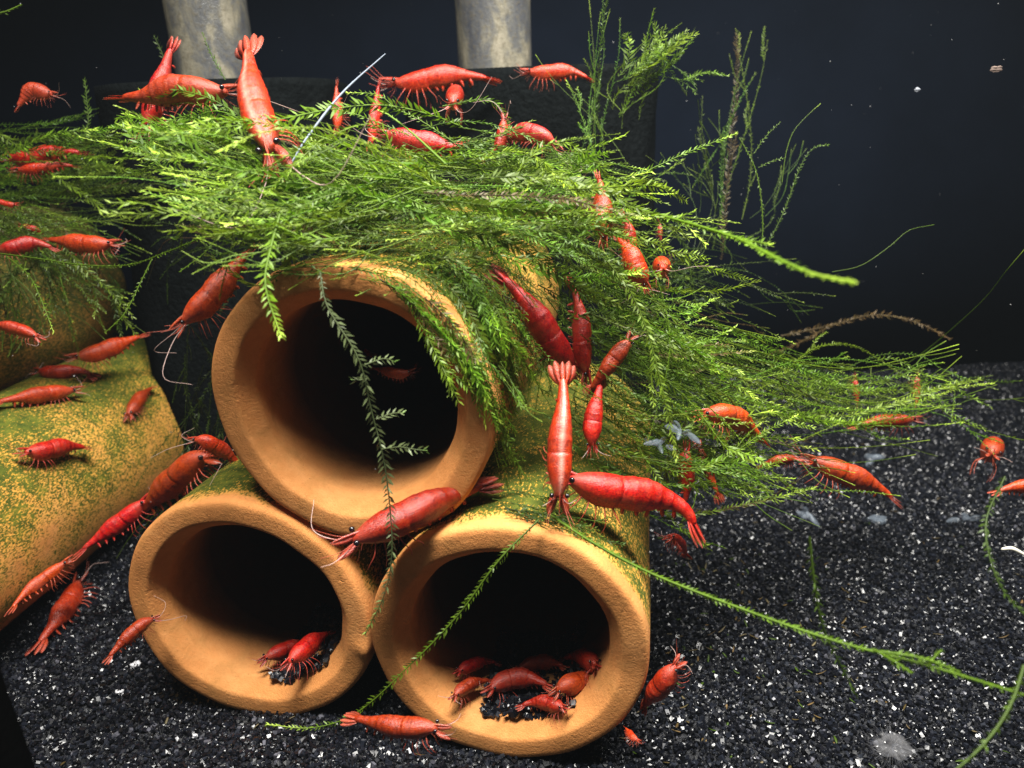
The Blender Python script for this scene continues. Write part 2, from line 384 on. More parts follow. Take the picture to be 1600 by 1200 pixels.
def sponge_filter(px0, px1, pyb, d, bw, shift, label):
    q = W((px0+px1)/2, pyb, d); r = (px1-px0)/2/F*d*.98
    root = link('sponge_filter', None, loc=(q[0]+shift, q[1], 0)); tag(root, label, 'filter', 'sponge filters at the back')
    mb = MB(); cyl(mb, bw, bw*.97, 0.1, q[2]-.25, 96, 60, .012, sq=3.2); link('foam_block', mb.mesh('foam_block', M_foam), root)
    mb = MB(); cyl(mb, r*1.0, r*1.04, q[2]-.6, q[2]+5.5, 64, 30); mb.v[0][:, 0] -= shift
    link('lift_pipe', mb.mesh('lift_pipe', M_pipe), root)
    mb = MB(); cyl(mb, r*1.25, r*1.2, q[2]-.45, q[2]-.12, 64, 3); mb.v[0][:, 0] -= shift; link('collar', mb.mesh('collar', M_sil), root)
sponge_filter(279, 400, 122, 22, 3.4, .4, 'dark sponge filter with stained pipe behind the left part of the moss')
sponge_filter(716, 832, 106, 22.5, 3.8, 1.0, 'dark sponge filter with stained pipe behind the middle of the moss')

# ------------------------------------------------------------------ moss
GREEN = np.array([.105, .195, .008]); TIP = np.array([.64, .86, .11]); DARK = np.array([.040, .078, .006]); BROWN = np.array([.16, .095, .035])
def frond(ms, ml, pts, leaf=.13, step=.034, stem=.012, col=GREEN, tip=TIP, nrm=None, jit=.3, tipfrac=.14, ang=44, taper=.35, twist=0., lw=.13):
    L0 = np.linalg.norm(np.diff(pts, axis=0), axis=1).sum()
    n = max(6, int(L0/.16)); path, L = spline(pts, n)
    T = norm(np.gradient(path, axis=0))
    s = np.linspace(0, 1, n)
    shade = col*(.75+.35*s[:, None])
    cs = shade + (tip-shade)*np.clip((s[:, None]-(1-tipfrac))/tipfrac, 0, 1)*.7
    tube_add(ms, path, stem*(1-.5*s), cs, 3)
    m_ = max(4, int(L/step)); u = (np.arange(m_)+rng.uniform(-.3, .3, m_))/m_; u = np.clip(u, 0, 1)
    base = np.stack([np.interp(u, s, path[:, k]) for k in range(3)], 1); t = norm(np.stack([np.interp(u, s, T[:, k]) for k in range(3)], 1))
    if nrm is None: nrm = norm(rng.normal(size=3)+np.array([0, -.6, .9]))
    N = norm(np.asarray(nrm)[None]-(t@nrm)[:, None]*t); B = np.cross(t, N)
    if twist:
        a = twist*u[:, None]; N, B = N*np.cos(a)+B*np.sin(a), B*np.cos(a)-N*np.sin(a)
    side = np.where(np.arange(m_) % 2, 1., -1.)[:, None]
    an = np.radians(ang)+rng.normal(0, .18, m_)[:, None]; an = an*(1-.45*np.clip((u[:, None]-.85)/.15, 0, 1))
    d = norm(t*np.cos(an)+B*side*np.sin(an)+N*rng.normal(0, jit, m_)[:, None])
    ll = leaf*rng.uniform(.7, 1.15, m_)*(1-taper*np.clip((u-.6)/.4, 0, 1))*np.clip(.5+u*5, 0, 1); ll = ll[:, None]
    q = norm(np.cross(d, norm(N+rng.normal(0, .45, (m_, 3)))))
    wd = ll*lw
    v = np.stack([base, base+d*ll*.45+q*wd, base+d*ll+t*ll*.12, base+d*ll*.45-q*wd], 1)
    i = np.arange(m_)*4; f = np.stack([i, i+1, i+2, i+3], -1)
    lc = col*(rng.uniform(.7, 1.3, m_)[:, None])*(.8+.4*u[:, None]); k = np.clip((u[:, None]-(1-tipfrac))/tipfrac, 0, 1)
    lc = lc+(tip-lc)*k*.85
    cc = np.repeat(lc[:, None], 4, 1); cc[:, 2] = cc[:, 2]*1.25
    ml.add(v.reshape(-1, 3), [f], cc.reshape(-1, 3))
def branches(ms, ml, path, n, ln, leaf, col, tip, spread=.7, **k):
    T = norm(np.gradient(path, axis=0))
    for _ in range(n):
        i = rng.integers(int(len(path)*.15), int(len(path)*.9)); t = T[i]
        o = rng.normal(size=3); o -= (o@t)*t; o = norm(o)
        l = ln*rng.uniform(.4, 1.2); d0 = norm(t+o*spread); d1 = norm(t*1.2+o*spread*.4+np.array([0, 0, rng.normal(0, .25)]))
        p = path[i]; frond(ms, ml, np.array([p, p+d0*l*.45, p+d0*l*.45+d1*l*.55]), leaf*.9, col=col, tip=tip, **k)
def clump(name, label, guides, mat=None):
    mb = MB(); cnt = 0
    for g in guides:
        pts = np.array([P(q) for q in g['p']]); n = g['n']; sp = np.array(g['s'], float)
        for _ in range(n):
            path, L = spline(pts, 40)
            a = rng.uniform(0, g.get('a', .4)); b = rng.uniform(max(a+.3, g.get('b', .65)), 1.06); b = min(b, 1.)
            sel = path[int(a*39):int(b*39)+1]; off = rng.normal(size=3)*sp*.5
            k = np.linspace(0, 1, len(sel))[:, None]; wob = rng.normal(size=3)*g.get('w', .5)*(1.5 if g.get('big') and 'w' not in g else 1); ph = rng.uniform(0, 6.28)
            fan = rng.normal(size=3)*sp*g.get('fan', .5)
            q = sel+off+wob*np.sin(k*rng.uniform(2, 5)+ph)*.5+fan*k*k
            q[:, 2] = np.maximum(q[:, 2], .35)
            q = q[np.linspace(0, len(q)-1, max(4, len(q)//5)).astype(int)]
            col = (g.get('col', GREEN))*rng.uniform(.55, 1.35)*np.array([rng.uniform(.8, 1.25), 1, rng.uniform(.7, 1.3)])
            if rng.random() < .03: col = BROWN*rng.uniform(.4, 1.)
            tp = g.get('tip', TIP)*rng.choice([.35, .6, 1.15]); lf = g.get('leaf', .095)*rng.uniform(.6, 1.35)
            if rng.random() < g.get('thin', .2): lf *= .35
            bg = g.get('big', 0); frond(mb, mb, q, lf, step=.034 if bg else .044, stem=.014 if bg else .009, col=col, tip=tp, lw=.125 if bg else .115)
            pp, _l = spline(q, 20)
            br = g.get('br', 2)
            branches(mb, mb, pp, br, g.get('bl', 1.1), lf, col, tp, .45)
            cnt += 1+br
    o = link(name, mb.mesh(name, mat or M_moss)); tag(o, label, 'moss', kind='stuff')
    print(name, cnt, sum(len(f)*(f.shape[1]-2) for f in mb.f)); return o
G = lambda p, n, s, **k: dict(p=p, n=n, s=s, **k)
clump('moss_clump', 'dense heap of green moss on top of the front tube stack', [
    G([(720, 330, 14), (600, 300, 13.2), (470, 270, 12.8), (330, 235, 12.8)], 22, (.9, 1.6, .5)),
    G([(760, 320, 14.5), (620, 330, 13), (480, 340, 12), (330, 310, 11.8)], 25, (.8, 1.4, .45)),
    G([(800, 350, 14), (680, 370, 12.6), (560, 385, 11.9), (430, 380, 11.6)], 27, (.7, 1.3, .35)),
    G([(560, 300, 14), (680, 290, 14), (820, 290, 14.5), (960, 285, 15)], 29, (1, 2.2, .55)),
    G([(620, 350, 13), (740, 360, 13.2), (880, 350, 13.8), (1010, 350, 14.3)], 29, (.8, 1.8, .6)),
    G([(560, 210, 14.5), (650, 240, 14), (760, 270, 14), (900, 290, 14.5)], 11, (.5, 1, .25), leaf=.11),
    G([(520, 330, 12.2), (470, 300, 12.4), (400, 260, 12.8), (300, 215, 13.4), (200, 225, 14)], 12, (.4, .8, .3)),
    G([(500, 380, 11.4), (440, 370, 11.3), (380, 360, 11.5), (320, 345, 12)], 14, (.5, .6, .35), bl=.6),
    G([(700, 260, 16), (600, 250, 16), (480, 240, 16), (380, 200, 16)], 14, (1, 1.6, .35)),
    G([(640, 260, 16.5), (780, 265, 17), (900, 270, 17.5), (1000, 260, 18)], 14, (1, 1.6, .4)),
    ])
clump('moss_clump', 'loose outer layer of larger bright tipped fronds over the moss heap', [
    G([(700, 300, 13), (560, 280, 12.3), (430, 290, 11.8), (310, 290, 11.6)], 32, (.8, 1.2, .5), big=1, leaf=.17, thin=.1, br=1, tip=TIP*1.25, col=GREEN*1.25, b=.85),
    G([(640, 340, 12.4), (540, 360, 11.5), (430, 350, 11.2), (330, 330, 11.2)], 22, (.7, .8, .4), big=1, leaf=.17, thin=.1, br=1, tip=TIP*1.25, col=GREEN*1.2, b=.85),
    G([(640, 330, 12.6), (760, 340, 12.4), (880, 340, 12.8), (1010, 370, 13.2)], 32, (.8, 1.2, .6), big=1, leaf=.16, thin=.2, br=1, tip=TIP*1.25, col=GREEN*1.2, b=.85),
    G([(600, 230, 14), (720, 250, 14), (840, 265, 14), (980, 280, 14)], 17, (.8, 1, .3), big=1, leaf=.15, thin=.2, br=1, tip=TIP*1.25, col=GREEN*1.2, b=.85),
    G([(860, 450, 13.4), (950, 500, 13.5), (1040, 540, 13.8), (1140, 560, 14.5)], 32, (.8, 1.2, 1.0), big=1, leaf=.15, thin=.3, br=1, tip=TIP*1.2, col=GREEN*1.15, b=.85),
    G([(900, 620, 13.6), (1000, 660, 13.6), (1100, 700, 13.8), (1210, 730, 14.5)], 28, (.7, 1.2, .7), big=1, leaf=.14, thin=.3, br=1, tip=TIP*1.2, col=GREEN*1.15, b=.85),
    G([(1000, 560, 14.5), (1160, 600, 15), (1330, 630, 16), (1500, 600, 17)], 22, (.6, 1.4, .6), big=1, leaf=.12, thin=.5, br=1, tip=TIP*1.1, col=GREEN*1.1, b=.85),
    G([(640, 400, 's', .2), (720, 450, 's', .3), (770, 540, 's', .3), (800, 640, 's', .3)], 38, (.3, .5, .3), big=1, leaf=.15, thin=0, br=1, bl=.5, tip=TIP*1.1, col=GREEN*1.5, w=.15, a=.7, b=.5),
    G([(600, 430, 's', .15), (670, 490, 's', .15), (730, 570, 's', .2), (770, 660, 's', .2)], 17, (.25, .2, .2), big=1, leaf=.14, thin=0, br=1, bl=.4, tip=TIP*1.1, col=GREEN*1.5, w=.12, a=.7, b=.5),
    G([(960, 130, 17), (985, 115, 17), (1010, 90, 17), (1025, 60, 17)], 7, (.25, .4, .25), leaf=.20, thin=0, br=1, bl=.7, tip=TIP*.8, col=GREEN*1.2, w=.15, b=.9),
    G([(420, 250, 12.6), (340, 230, 12.8), (270, 225, 13), (190, 215, 13.4)], 12, (.5, .7, .35), big=1, leaf=.15, thin=.2, br=1, tip=TIP*1.2, col=GREEN*1.1, b=.85),
    G([(-60, 270, 19), (40, 275, 18.8), (130, 270, 18.8), (240, 275, 19)], 20, (.7, 1.2, .9), big=1, leaf=.15, thin=.2, br=1, tip=TIP*1.2, col=GREEN*1.1, b=.85),
    ])
clump('moss_clump', 'bright moss draped over the right shoulder of the top tube', [
    G([(600, 400, 's', .25), (690, 420, 's', .3), (760, 500, 's', .3), (800, 620, 's', .35)], 25, (.45, .9, .25), bl=.6, w=.15, col=GREEN*1.15),
    G([(560, 425, 's', .1), (640, 450, 's', .15), (700, 530, 's', .2), (750, 600, 's', .2)], 14, (.22, .1, .2), bl=.35, w=.08, col=GREEN*1.2),
    G([(720, 480, 's', .2), (750, 570, 's', .25), (780, 660, 's', .3), (820, 760, 's', .3)], 15, (.25, .3, .2), bl=.5, w=.1),
    G([(740, 400, 's', .3), (800, 440, 14), (840, 540, 14), (850, 640, 14.5)], 28, (.7, 1.4, .4), bl=.7),
    G([(760, 540, 's', .25), (800, 600, 11.9), (830, 640, 11.6), (860, 660, 11.4)], 4, (.15, .3, .15), bl=.3, w=.05),
    G([(780, 790, 's', .2), (840, 800, 's', .25), (900, 815, 's', .3), (960, 850, 's', .3)], 14, (.35, .4, .1), bl=.4, w=.1, col=DARK*1.5),
    ])
clump('moss_clump', 'long swept strands of moss spreading right above the gravel', [
    G([(840, 360, 15), (900, 420, 15), (960, 480, 15.5), (1030, 540, 16)], 36, (1.2, 2.4, .9)),
    G([(860, 480, 15), (940, 540, 15), (1040, 590, 15.5), (1150, 620, 16.5)], 40, (1.1, 2.2, 1.)),
    G([(860, 600, 14.8), (960, 650, 14.8), (1060, 680, 15), (1180, 700, 16)], 36, (.8, 1.8, .7)),
    G([(900, 660, 14.5), (980, 700, 14.5), (1080, 725, 14.8), (1190, 745, 15.5)], 14, (.5, 1.2, .4)),
    G([(960, 520, 16), (1100, 570, 16.5), (1260, 610, 17.5), (1420, 640, 18.5)], 22, (.7, 2, .6), leaf=.09, thin=.45, br=1),
    G([(980, 480, 16), (1120, 540, 16.5), (1280, 590, 17.5), (1460, 600, 19)], 14, (.6, 1.8, .45), leaf=.09, thin=.45, br=1),
    G([(1000, 560, 15.5), (1130, 630, 16), (1260, 670, 17), (1400, 680, 18)], 14, (.6, 1.8, .45), leaf=.09, thin=.45, br=1),
    G([(1200, 610, 17), (1320, 640, 17), (1430, 600, 17.5), (1550, 570, 18)], 6, (.3, .8, .3), leaf=.10, br=1),
    G([(1300, 620, 17), (1420, 600, 17), (1500, 650, 16), (1600, 670, 15)], 6, (.3, .8, .35), leaf=.10, br=1),
    G([(900, 420, 15.5), (980, 420, 16), (1060, 450, 16.5), (1160, 500, 17)], 16, (.9, 2, .9), leaf=.09, thin=.4, col=DARK*1.3),
    ])
clump('moss_clump', 'tall thin moss strands rising behind the stack toward the surface', [
    G([(930, 300, 18), (935, 200, 18), (945, 90, 18), (955, -30, 18)], 7, (.5, .8, .4), col=DARK*2.5, br=1, bl=.8),
    G([(950, 290, 17), (920, 220, 17), (880, 160, 17), (850, 110, 17)], 3, (.4, .5, .2), col=DARK*2.8, br=1, bl=.6, b=.85),
    G([(960, 230, 17.5), (975, 160, 17.5), (1010, 110, 17.5), (1040, 60, 17.5)], 6, (.4, .6, .3), leaf=.16, col=GREEN*.9, b=.8, tip=TIP*.6),
    G([(940, 110, 17.5), (1000, 125, 17.5), (1060, 95, 17.8), (1110, 150, 18)], 4, (.3, .6, .3), leaf=.14, col=DARK*2.7, tip=TIP*.4),
    G([(1120, 400, 20), (1130, 270, 20), (1140, 150, 20), (1150, 20, 20)], 6, (.5, .8, .3), col=DARK*2.2, tip=TIP*.6, leaf=.13),
    G([(1080, 95, 18.5), (1110, 180, 19), (1130, 250, 19.5), (1140, 330, 20)], 3, (.3, .5, .2), col=DARK*2.3, tip=TIP*.6),
    G([(1140, 380, 20), (1200, 330, 20), (1240, 270, 20), (1270, 200, 20)], 3, (.3, .4, .2), col=DARK*2.2, leaf=.06, br=1),
    G([(1060, 470, 18), (1100, 400, 18.5), (1110, 330, 19), (1060, 280, 19)], 6, (.8, .8, .6), col=DARK, leaf=.07, tip=TIP*.6),
    G([(1000, 470, 17), (1080, 440, 18), (1150, 450, 18.5), (1200, 480, 19)], 15, (1.1, 1.4, .8), col=DARK, leaf=.07, tip=TIP*.4),
    ])
clump('moss_clump', 'blurred reflected moss hanging over the tubes at the left edge', [  # moss of the mirrored stack, modelled as solid fronds
    G([(-120, 240, 20), (-20, 235, 20), (80, 225, 20), (190, 200, 20)], 20, (1, 1.4, .6), b=.7),
    G([(-120, 300, 20), (0, 285, 20), (100, 275, 20), (210, 265, 20)], 30, (1, 1.6, .7), b=.7, col=GREEN*1.1),
    G([(-100, 350, 19.5), (0, 340, 19.5), (80, 330, 19.5), (170, 335, 20)], 25, (1, 1.4, .7), b=.7),
    G([(60, 300, 20), (130, 310, 20), (200, 300, 20), (250, 280, 20)], 8, (.6, .8, .3), b=.9),
    G([(-60, 330, 18), (20, 360, 17.8), (90, 380, 17.8), (150, 420, 18)], 34, (.7, .8, .7), col=GREEN*.8, tip=TIP*.7),
    G([(20, 330, 17.8), (60, 400, 17.6), (90, 450, 17.6), (100, 510, 17.8)], 22, (.9, .6, .5), col=GREEN*.6, tip=TIP*.6, leaf=.13),
    G([(0, 380, 18), (20, 430, 18), (10, 470, 18), (-20, 520, 18)], 19, (.8, .8, .6), col=DARK*1.6),
    G([(30, 400, 18), (90, 430, 18), (130, 460, 18), (160, 480, 18)], 5, (.5, .6, .3), col=DARK*1.6),
    ])
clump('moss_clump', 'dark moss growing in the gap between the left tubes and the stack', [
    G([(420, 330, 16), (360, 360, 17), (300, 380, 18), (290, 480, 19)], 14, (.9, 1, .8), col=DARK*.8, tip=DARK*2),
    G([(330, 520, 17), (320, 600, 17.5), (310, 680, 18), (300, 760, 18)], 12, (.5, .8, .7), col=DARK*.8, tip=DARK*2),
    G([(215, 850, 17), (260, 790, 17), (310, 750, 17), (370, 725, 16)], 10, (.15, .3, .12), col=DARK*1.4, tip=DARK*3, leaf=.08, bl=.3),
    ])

def hero(pts, label, leaf=.13, col=GREEN, tip=TIP, step=.042, stem=.014, subs=(), name='moss_frond', cat='moss frond', **k):
    pts = np.array([P(q) for q in pts]); o = pts[0]
    root = link(name, None, loc=o); tag(root, label, cat)
    ms, ml = MB(), MB(); nr = k.pop('nrm', norm(-FWD+np.array([0, 0, .3])))
    frond(ms, ml, pts, leaf, step, stem, col, tip, nrm=nr, **k)
    for s_ in subs:
        frond(ms, ml, np.array([P(q) for q in s_]), leaf*.9, step, stem*.7, col*1.1, tip, nrm=nr, **k)
    link('stem', ms.mesh('stem', M_moss, o), root)
    tag(link('leaves', ml.mesh('leaves', M_moss, o), root), kind='stuff')
GREY = np.array([.13, .17, .07])
hero([(437, 335, 10.9), (420, 400, 10.5), (415, 450, 10.3), (440, 528, 10.2)], 'broad bright green frond hanging over the upper left of the top tube rim', .17, GREEN*1.4, TIP*1.1, step=.035, stem=.025, tipfrac=.2)
hero([(500, 425, 10.9), (512, 480, 10.8), (560, 560, 10.8), (580, 640, 11.1), (600, 720, 11.3), (610, 800, 11.6), (612, 870, 11.8), (600, 930, 12.), (570, 992, 12.2)],
     'long grey green frond dangling down across the mouth of the top tube', .15, GREY*.8, np.array([.2, .42, .06]), step=.04, stem=.018,
     subs=[[(596, 702, 11.2), (625, 698, 11.15), (645, 702, 11.1), (668, 704, 11.1)], [(588, 655, 11.1), (612, 646, 11.2), (632, 645, 11.3)], [(575, 592, 11), (560, 594, 11), (548, 593, 11)], [(570, 570, 11.), (600, 560, 11.2), (618, 566, 11.3)]])
hero([(842, 812, 11.9), (780, 875, 11.7), (715, 962, 11.8), (640, 1040, 12.0), (560, 1112, 12.3), (490, 1137, 12.4), (415, 1132, 12.4)], 'long thin frond curving across the mouth of the lower right tube', .11, GREEN*.8, TIP, stem=.018, step=.035)
hero([(860, 805, 12.2), (930, 850, 11.6), (1020, 897, 11), (1150, 948, 10.3), (1300, 1000, 9.6), (1450, 1040, 9), (1620, 1092, 8.6)], 'very long frond reaching right over the gravel from the lower right tube', .085, GREEN*1.3, GREEN*1.5, stem=.032, step=.03,
     subs=[[(1365, 1015, 9.2), (1400, 1035, 9.1), (1425, 1052, 9.0)], [(1450, 1040, 9), (1462, 1025, 9), (1472, 1015, 9)], [(1375, 1018, 9.2), (1440, 1028, 9.0), (1500, 1050, 8.9)]])
hero([(925, 308, 14), (1000, 328, 12.8), (1080, 350, 11.5), (1150, 372, 10.4), (1210, 402, 8.6), (1270, 428, 7.6), (1335, 441, 6.9)], 'thick out of focus frond jutting right from the top of the moss heap', .12, GREEN*1.35, TIP, stem=.04, step=.032, subs=[[(1130, 366, 10.6), (1165, 375, 10.2), (1207, 382, 9.9)]])
hero([(935, 300, 14), (1000, 272, 13.8), (1070, 240, 13.6), (1152, 208, 13.4)], 'straight bright frond pointing up and right from the top of the moss', .12, GREEN*1.3, TIP, stem=.022, ang=35)
hero([(860, 395, 14), (940, 385, 13.8), (1000, 365, 13.6), (1080, 350, 13.6), (1115, 345, 13.6)], 'thin frond angling up and right beside the hidden red shrimps', .07, GREEN)
hero([(850, 392, 13.8), (930, 388, 13.5), (990, 380, 13.2), (1045, 376, 13.)], 'feathery frond with a bright tip just under the upper right shrimps', .13, GREEN, TIP)
hero([(0, 396, 14.5), (60, 404, 14.2), (130, 414, 14), (200, 414, 13.6), (265, 392, 13), (340, 362, 12.4), (405, 348, 12)], 'long drooping strand linking the left moss to the front stack', .07, GREEN*.9, GREEN, stem=.02,
     subs=[[(238, 404, 13.2), (218, 445, 13.1), (195, 490, 13), (164, 520, 13)], [(345, 362, 12.3), (320, 395, 12.3), (280, 425, 12.3)]])
hero([(10, 400, 15), (45, 430, 14.6), (65, 470, 14.4), (84, 520, 14.2)], 'hanging frond with pale tip over the left tubes', .1, GREEN, TIP)
hero([(130, 225, 18), (138, 190, 18), (136, 160, 18), (132, 122, 18)], 'short upright frond rising from the left moss', .14, DARK*1.7, GREEN)
hero([(-10, 22, 15), (10, 18, 15), (34, 7, 15)], 'green frond tip in the top left corner', .08, GREEN, GREEN, stem=.03)
hero([(352, 125, 15), (338, 100, 15), (325, 75, 15), (316, 50, 15)], 'dull frond standing before the left stained pipe', .1, DARK*1.4, DARK*2, ang=35)
hero([(258, 95, 18), (250, 75, 18), (240, 55, 18)], 'dim blurred frond just left of the left stained pipe', .12, DARK, DARK)
hero([(1155, 215, 16), (1178, 258, 16), (1188, 300, 16), (1192, 350, 16), (1190, 385, 16)], 'arching stem with fine leaves hanging in open water', .07, GREEN*.8, GREEN, stem=.016, subs=[[(1178, 240, 16), (1195, 215, 16), (1220, 190, 16)], [(1185, 262, 16), (1205, 252, 16), (1228, 246, 16)]])
hero([(1222, 285, 16), (1228, 240, 16), (1240, 205, 16), (1262, 180, 16), (1282, 162, 16)], 'thin pale stem with a bright tip alone in the open water', .03, GREEN*.8, TIP)
hero([(1190, 400, 17), (1225, 330, 17), (1250, 262, 17), (1270, 232, 17), (1296, 226, 17)], 'curved dark frond at the right end of the tall moss', .09, DARK*1.5, GREEN*1.4)
hero([(1300, 425, 16), (1345, 415, 16), (1390, 385, 16), (1420, 360, 16), (1460, 351, 16)], 'hair thin strand curling up right of the thick blurred frond', .025, GREEN*.7, GREEN*1.4)
hero([(1385, 590, 20), (1450, 545, 19), (1530, 475, 17), (1575, 420, 15.5), (1605, 385, 15)], 'thin strand climbing to the right edge of the picture', .03, DARK*2, TIP*.8, stem=.018)
hero([(1000, 390, 13), (1028, 440, 13), (1046, 520, 13), (1040, 590, 13), (1012, 690, 13.2)], 'long wiry yellow green strand drooping over the right moss', .035, GREEN*1.5, TIP*.8, stem=.013)
hero([(1020, 440, 14), (1060, 545, 14), (1120, 620, 14), (1170, 670, 14.2), (1230, 720, 14.5)], 'wiry strand sloping down right across the right moss', .03, GREEN*1.4, TIP*.7, stem=.012)
hero([(965, 530, 13.5), (1000, 560, 13.5), (1040, 620, 13.4), (1050, 670, 13.4)], 'short wiry strand beside the climbing shrimps', .03, GREEN*1.5, TIP*.7, stem=.011)
hero([(1570, 745, 10.5), (1540, 820, 10), (1560, 910, 9.6), (1605, 965, 9.4)], 'dull blurred frond at the right edge above the gravel', .11, DARK*1.1, DARK*1.4, stem=.02)
hero([(1600, 1040, 8.6), (1580, 1100, 8.4), (1540, 1160, 8.2), (1480, 1215, 8.1)], 'blurred frond crossing the bottom right corner', .09, GREEN*.8, GREEN, stem=.03)
hero([(1265, 838, 10.2), (1274, 920, 10.2), (1290, 990, 10.3), (1340, 1090, 10.5)], 'dull upright frond floating over the gravel right of the tubes', .11, DARK*1.3, DARK, stem=.02)
hero([(640, 212, 13.4), (560, 180, 13.2), (500, 165, 13.1)], 'ragged bright frond pointing left behind the large shrimp', .1, GREEN*1.2)
hero([(720, 230, 13.4), (660, 190, 13.3), (620, 170, 13.2), (590, 148, 13.1), (540, 145, 13.1)], 'looping frond in front of the dark sponge filters', .1, GREEN*1.1)
hero([(700, 260, 12.6), (640, 205, 12.5), (600, 175, 12.5), (590, 172, 12.5)], 'thick bright stem sweeping up left beside the middle shrimp', .06, GREEN*1.4, stem=.03)
hero([(890, 440, 13), (920, 450, 12.8), (940, 455, 12.8)], 'small bright frond tip right of the climbing shrimp tails', .13, GREEN*1.2)
hero([(870, 505, 13.6), (920, 490, 13.2), (980, 495, 13)], 'flat feathery frond across the middle of the right moss', .15, GREEN)
hero([(1000, 440, 14), (1060, 520, 14), (1100, 515, 14), (1138, 522, 14)], 'pale tipped frond at the right of the moss beside open water', .08, GREEN)
hero([(1120, 745, 14), (1200, 760, 14), (1290, 766, 14), (1350, 768, 14), (1408, 775, 14)], 'long fine frond lying along the red shrimp on the right', .06, GREEN*1.1, TIP, stem=.012)
hero([(1060, 700, 13.8), (1110, 735, 13.7), (1165, 770, 13.6)], 'bright frond tip pointing down right near the fanned tail', .1, GREEN*1.1)
hero([(620, 300, 12), (680, 330, 11.8), (740, 350, 11.6), (800, 352, 11.5)], 'bright frond lying over the front of the moss heap', .12, GREEN*1.3)
hero([(430, 330, 11.2), (460, 350, 11), (480, 375, 10.9), (492, 378, 10.9)], 'short frond forking right beside the broad hanging frond', .11, GREEN*1.2)
hero([(1220, 525, 24), (1300, 508, 23.5), (1365, 492, 23), (1430, 503, 22.5), (1485, 530, 22)], 'brown dead moss strand arching over the far gravel', .17, BROWN, BROWN*1.6, step=.05, stem=.03, name='dead_moss_strand', cat='dead moss', jit=.6, subs=[[(1300, 508, 23.5), (1240, 540, 24), (1200, 555, 24.5)]])

# ------------------------------------------------------------------ shrimps
tt = np.array([0, .05, .12, .22, .34, .40, .48, .56, .64, .72, .80, .88, .95, 1.])
HT = np.array([.022, .042, .062, .078, .082, .082, .092, .094, .084, .066, .050, .040, .034, .022])
HB = np.array([.020, .045, .080, .112, .112, .100, .106, .104, .086, .060, .040, .030, .024, .016])
WD = np.array([.024, .042, .064, .084, .088, .086, .084, .078, .068, .056, .045, .037, .032, .022])
eye_me = None
def uv_sphere(r=1., n=12, m_=8):
    mb = MB(); th = np.linspace(0, np.pi, m_); ph = np.linspace(0, 2*np.pi, n, endpoint=False)
    v = np.stack([np.sin(th)[:, None]*np.cos(ph), np.sin(th)[:, None]*np.sin(ph), np.cos(th)[:, None]+0*ph], -1).reshape(-1, 3)*r
    i = np.arange(m_-1)[:, None]*n; j = np.arange(n)[None]; k = (j+1) % n
    mb.add(v, [np.stack([i+j, i+n+j, i+n+k, i+k], -1).reshape(-1, 4)], (0, 0, 0)); return mb
eye_me = uv_sphere().mesh('eye', M_eye)
def blade(mb, base, d, side, L, w_, col0, col1, up=None, curl=0.):
    n = 7; s = np.linspace(0, 1, n); d = norm(d); side = norm(side-(side@d)*d); up_ = np.cross(d, side)
    wid = w_*np.sin(np.pi*np.clip(s*.78+.13, 0, 1))**.8; wid[-1] *= .45
    c = base+d*s[:, None]*L+up_*(curl*s**2)[:, None]*L
    v = np.concatenate([c+side*wid[:, None], c+up_*(.10*wid)[:, None], c-side*wid[:, None], c-up_*(.06*wid)[:, None]])
    i = np.arange(n-1); q = []
    for a, b in ((0, 1), (1, 2), (2, 3), (3, 0)): q.append(np.stack([a*n+i, b*n+i, b*n+i+1, a*n+i+1], -1))
    col = np.asarray(col0)+(np.asarray(col1)-col0)*(s**2)[:, None]
    mb.add(v, q, np.tile(col, (4, 1)))
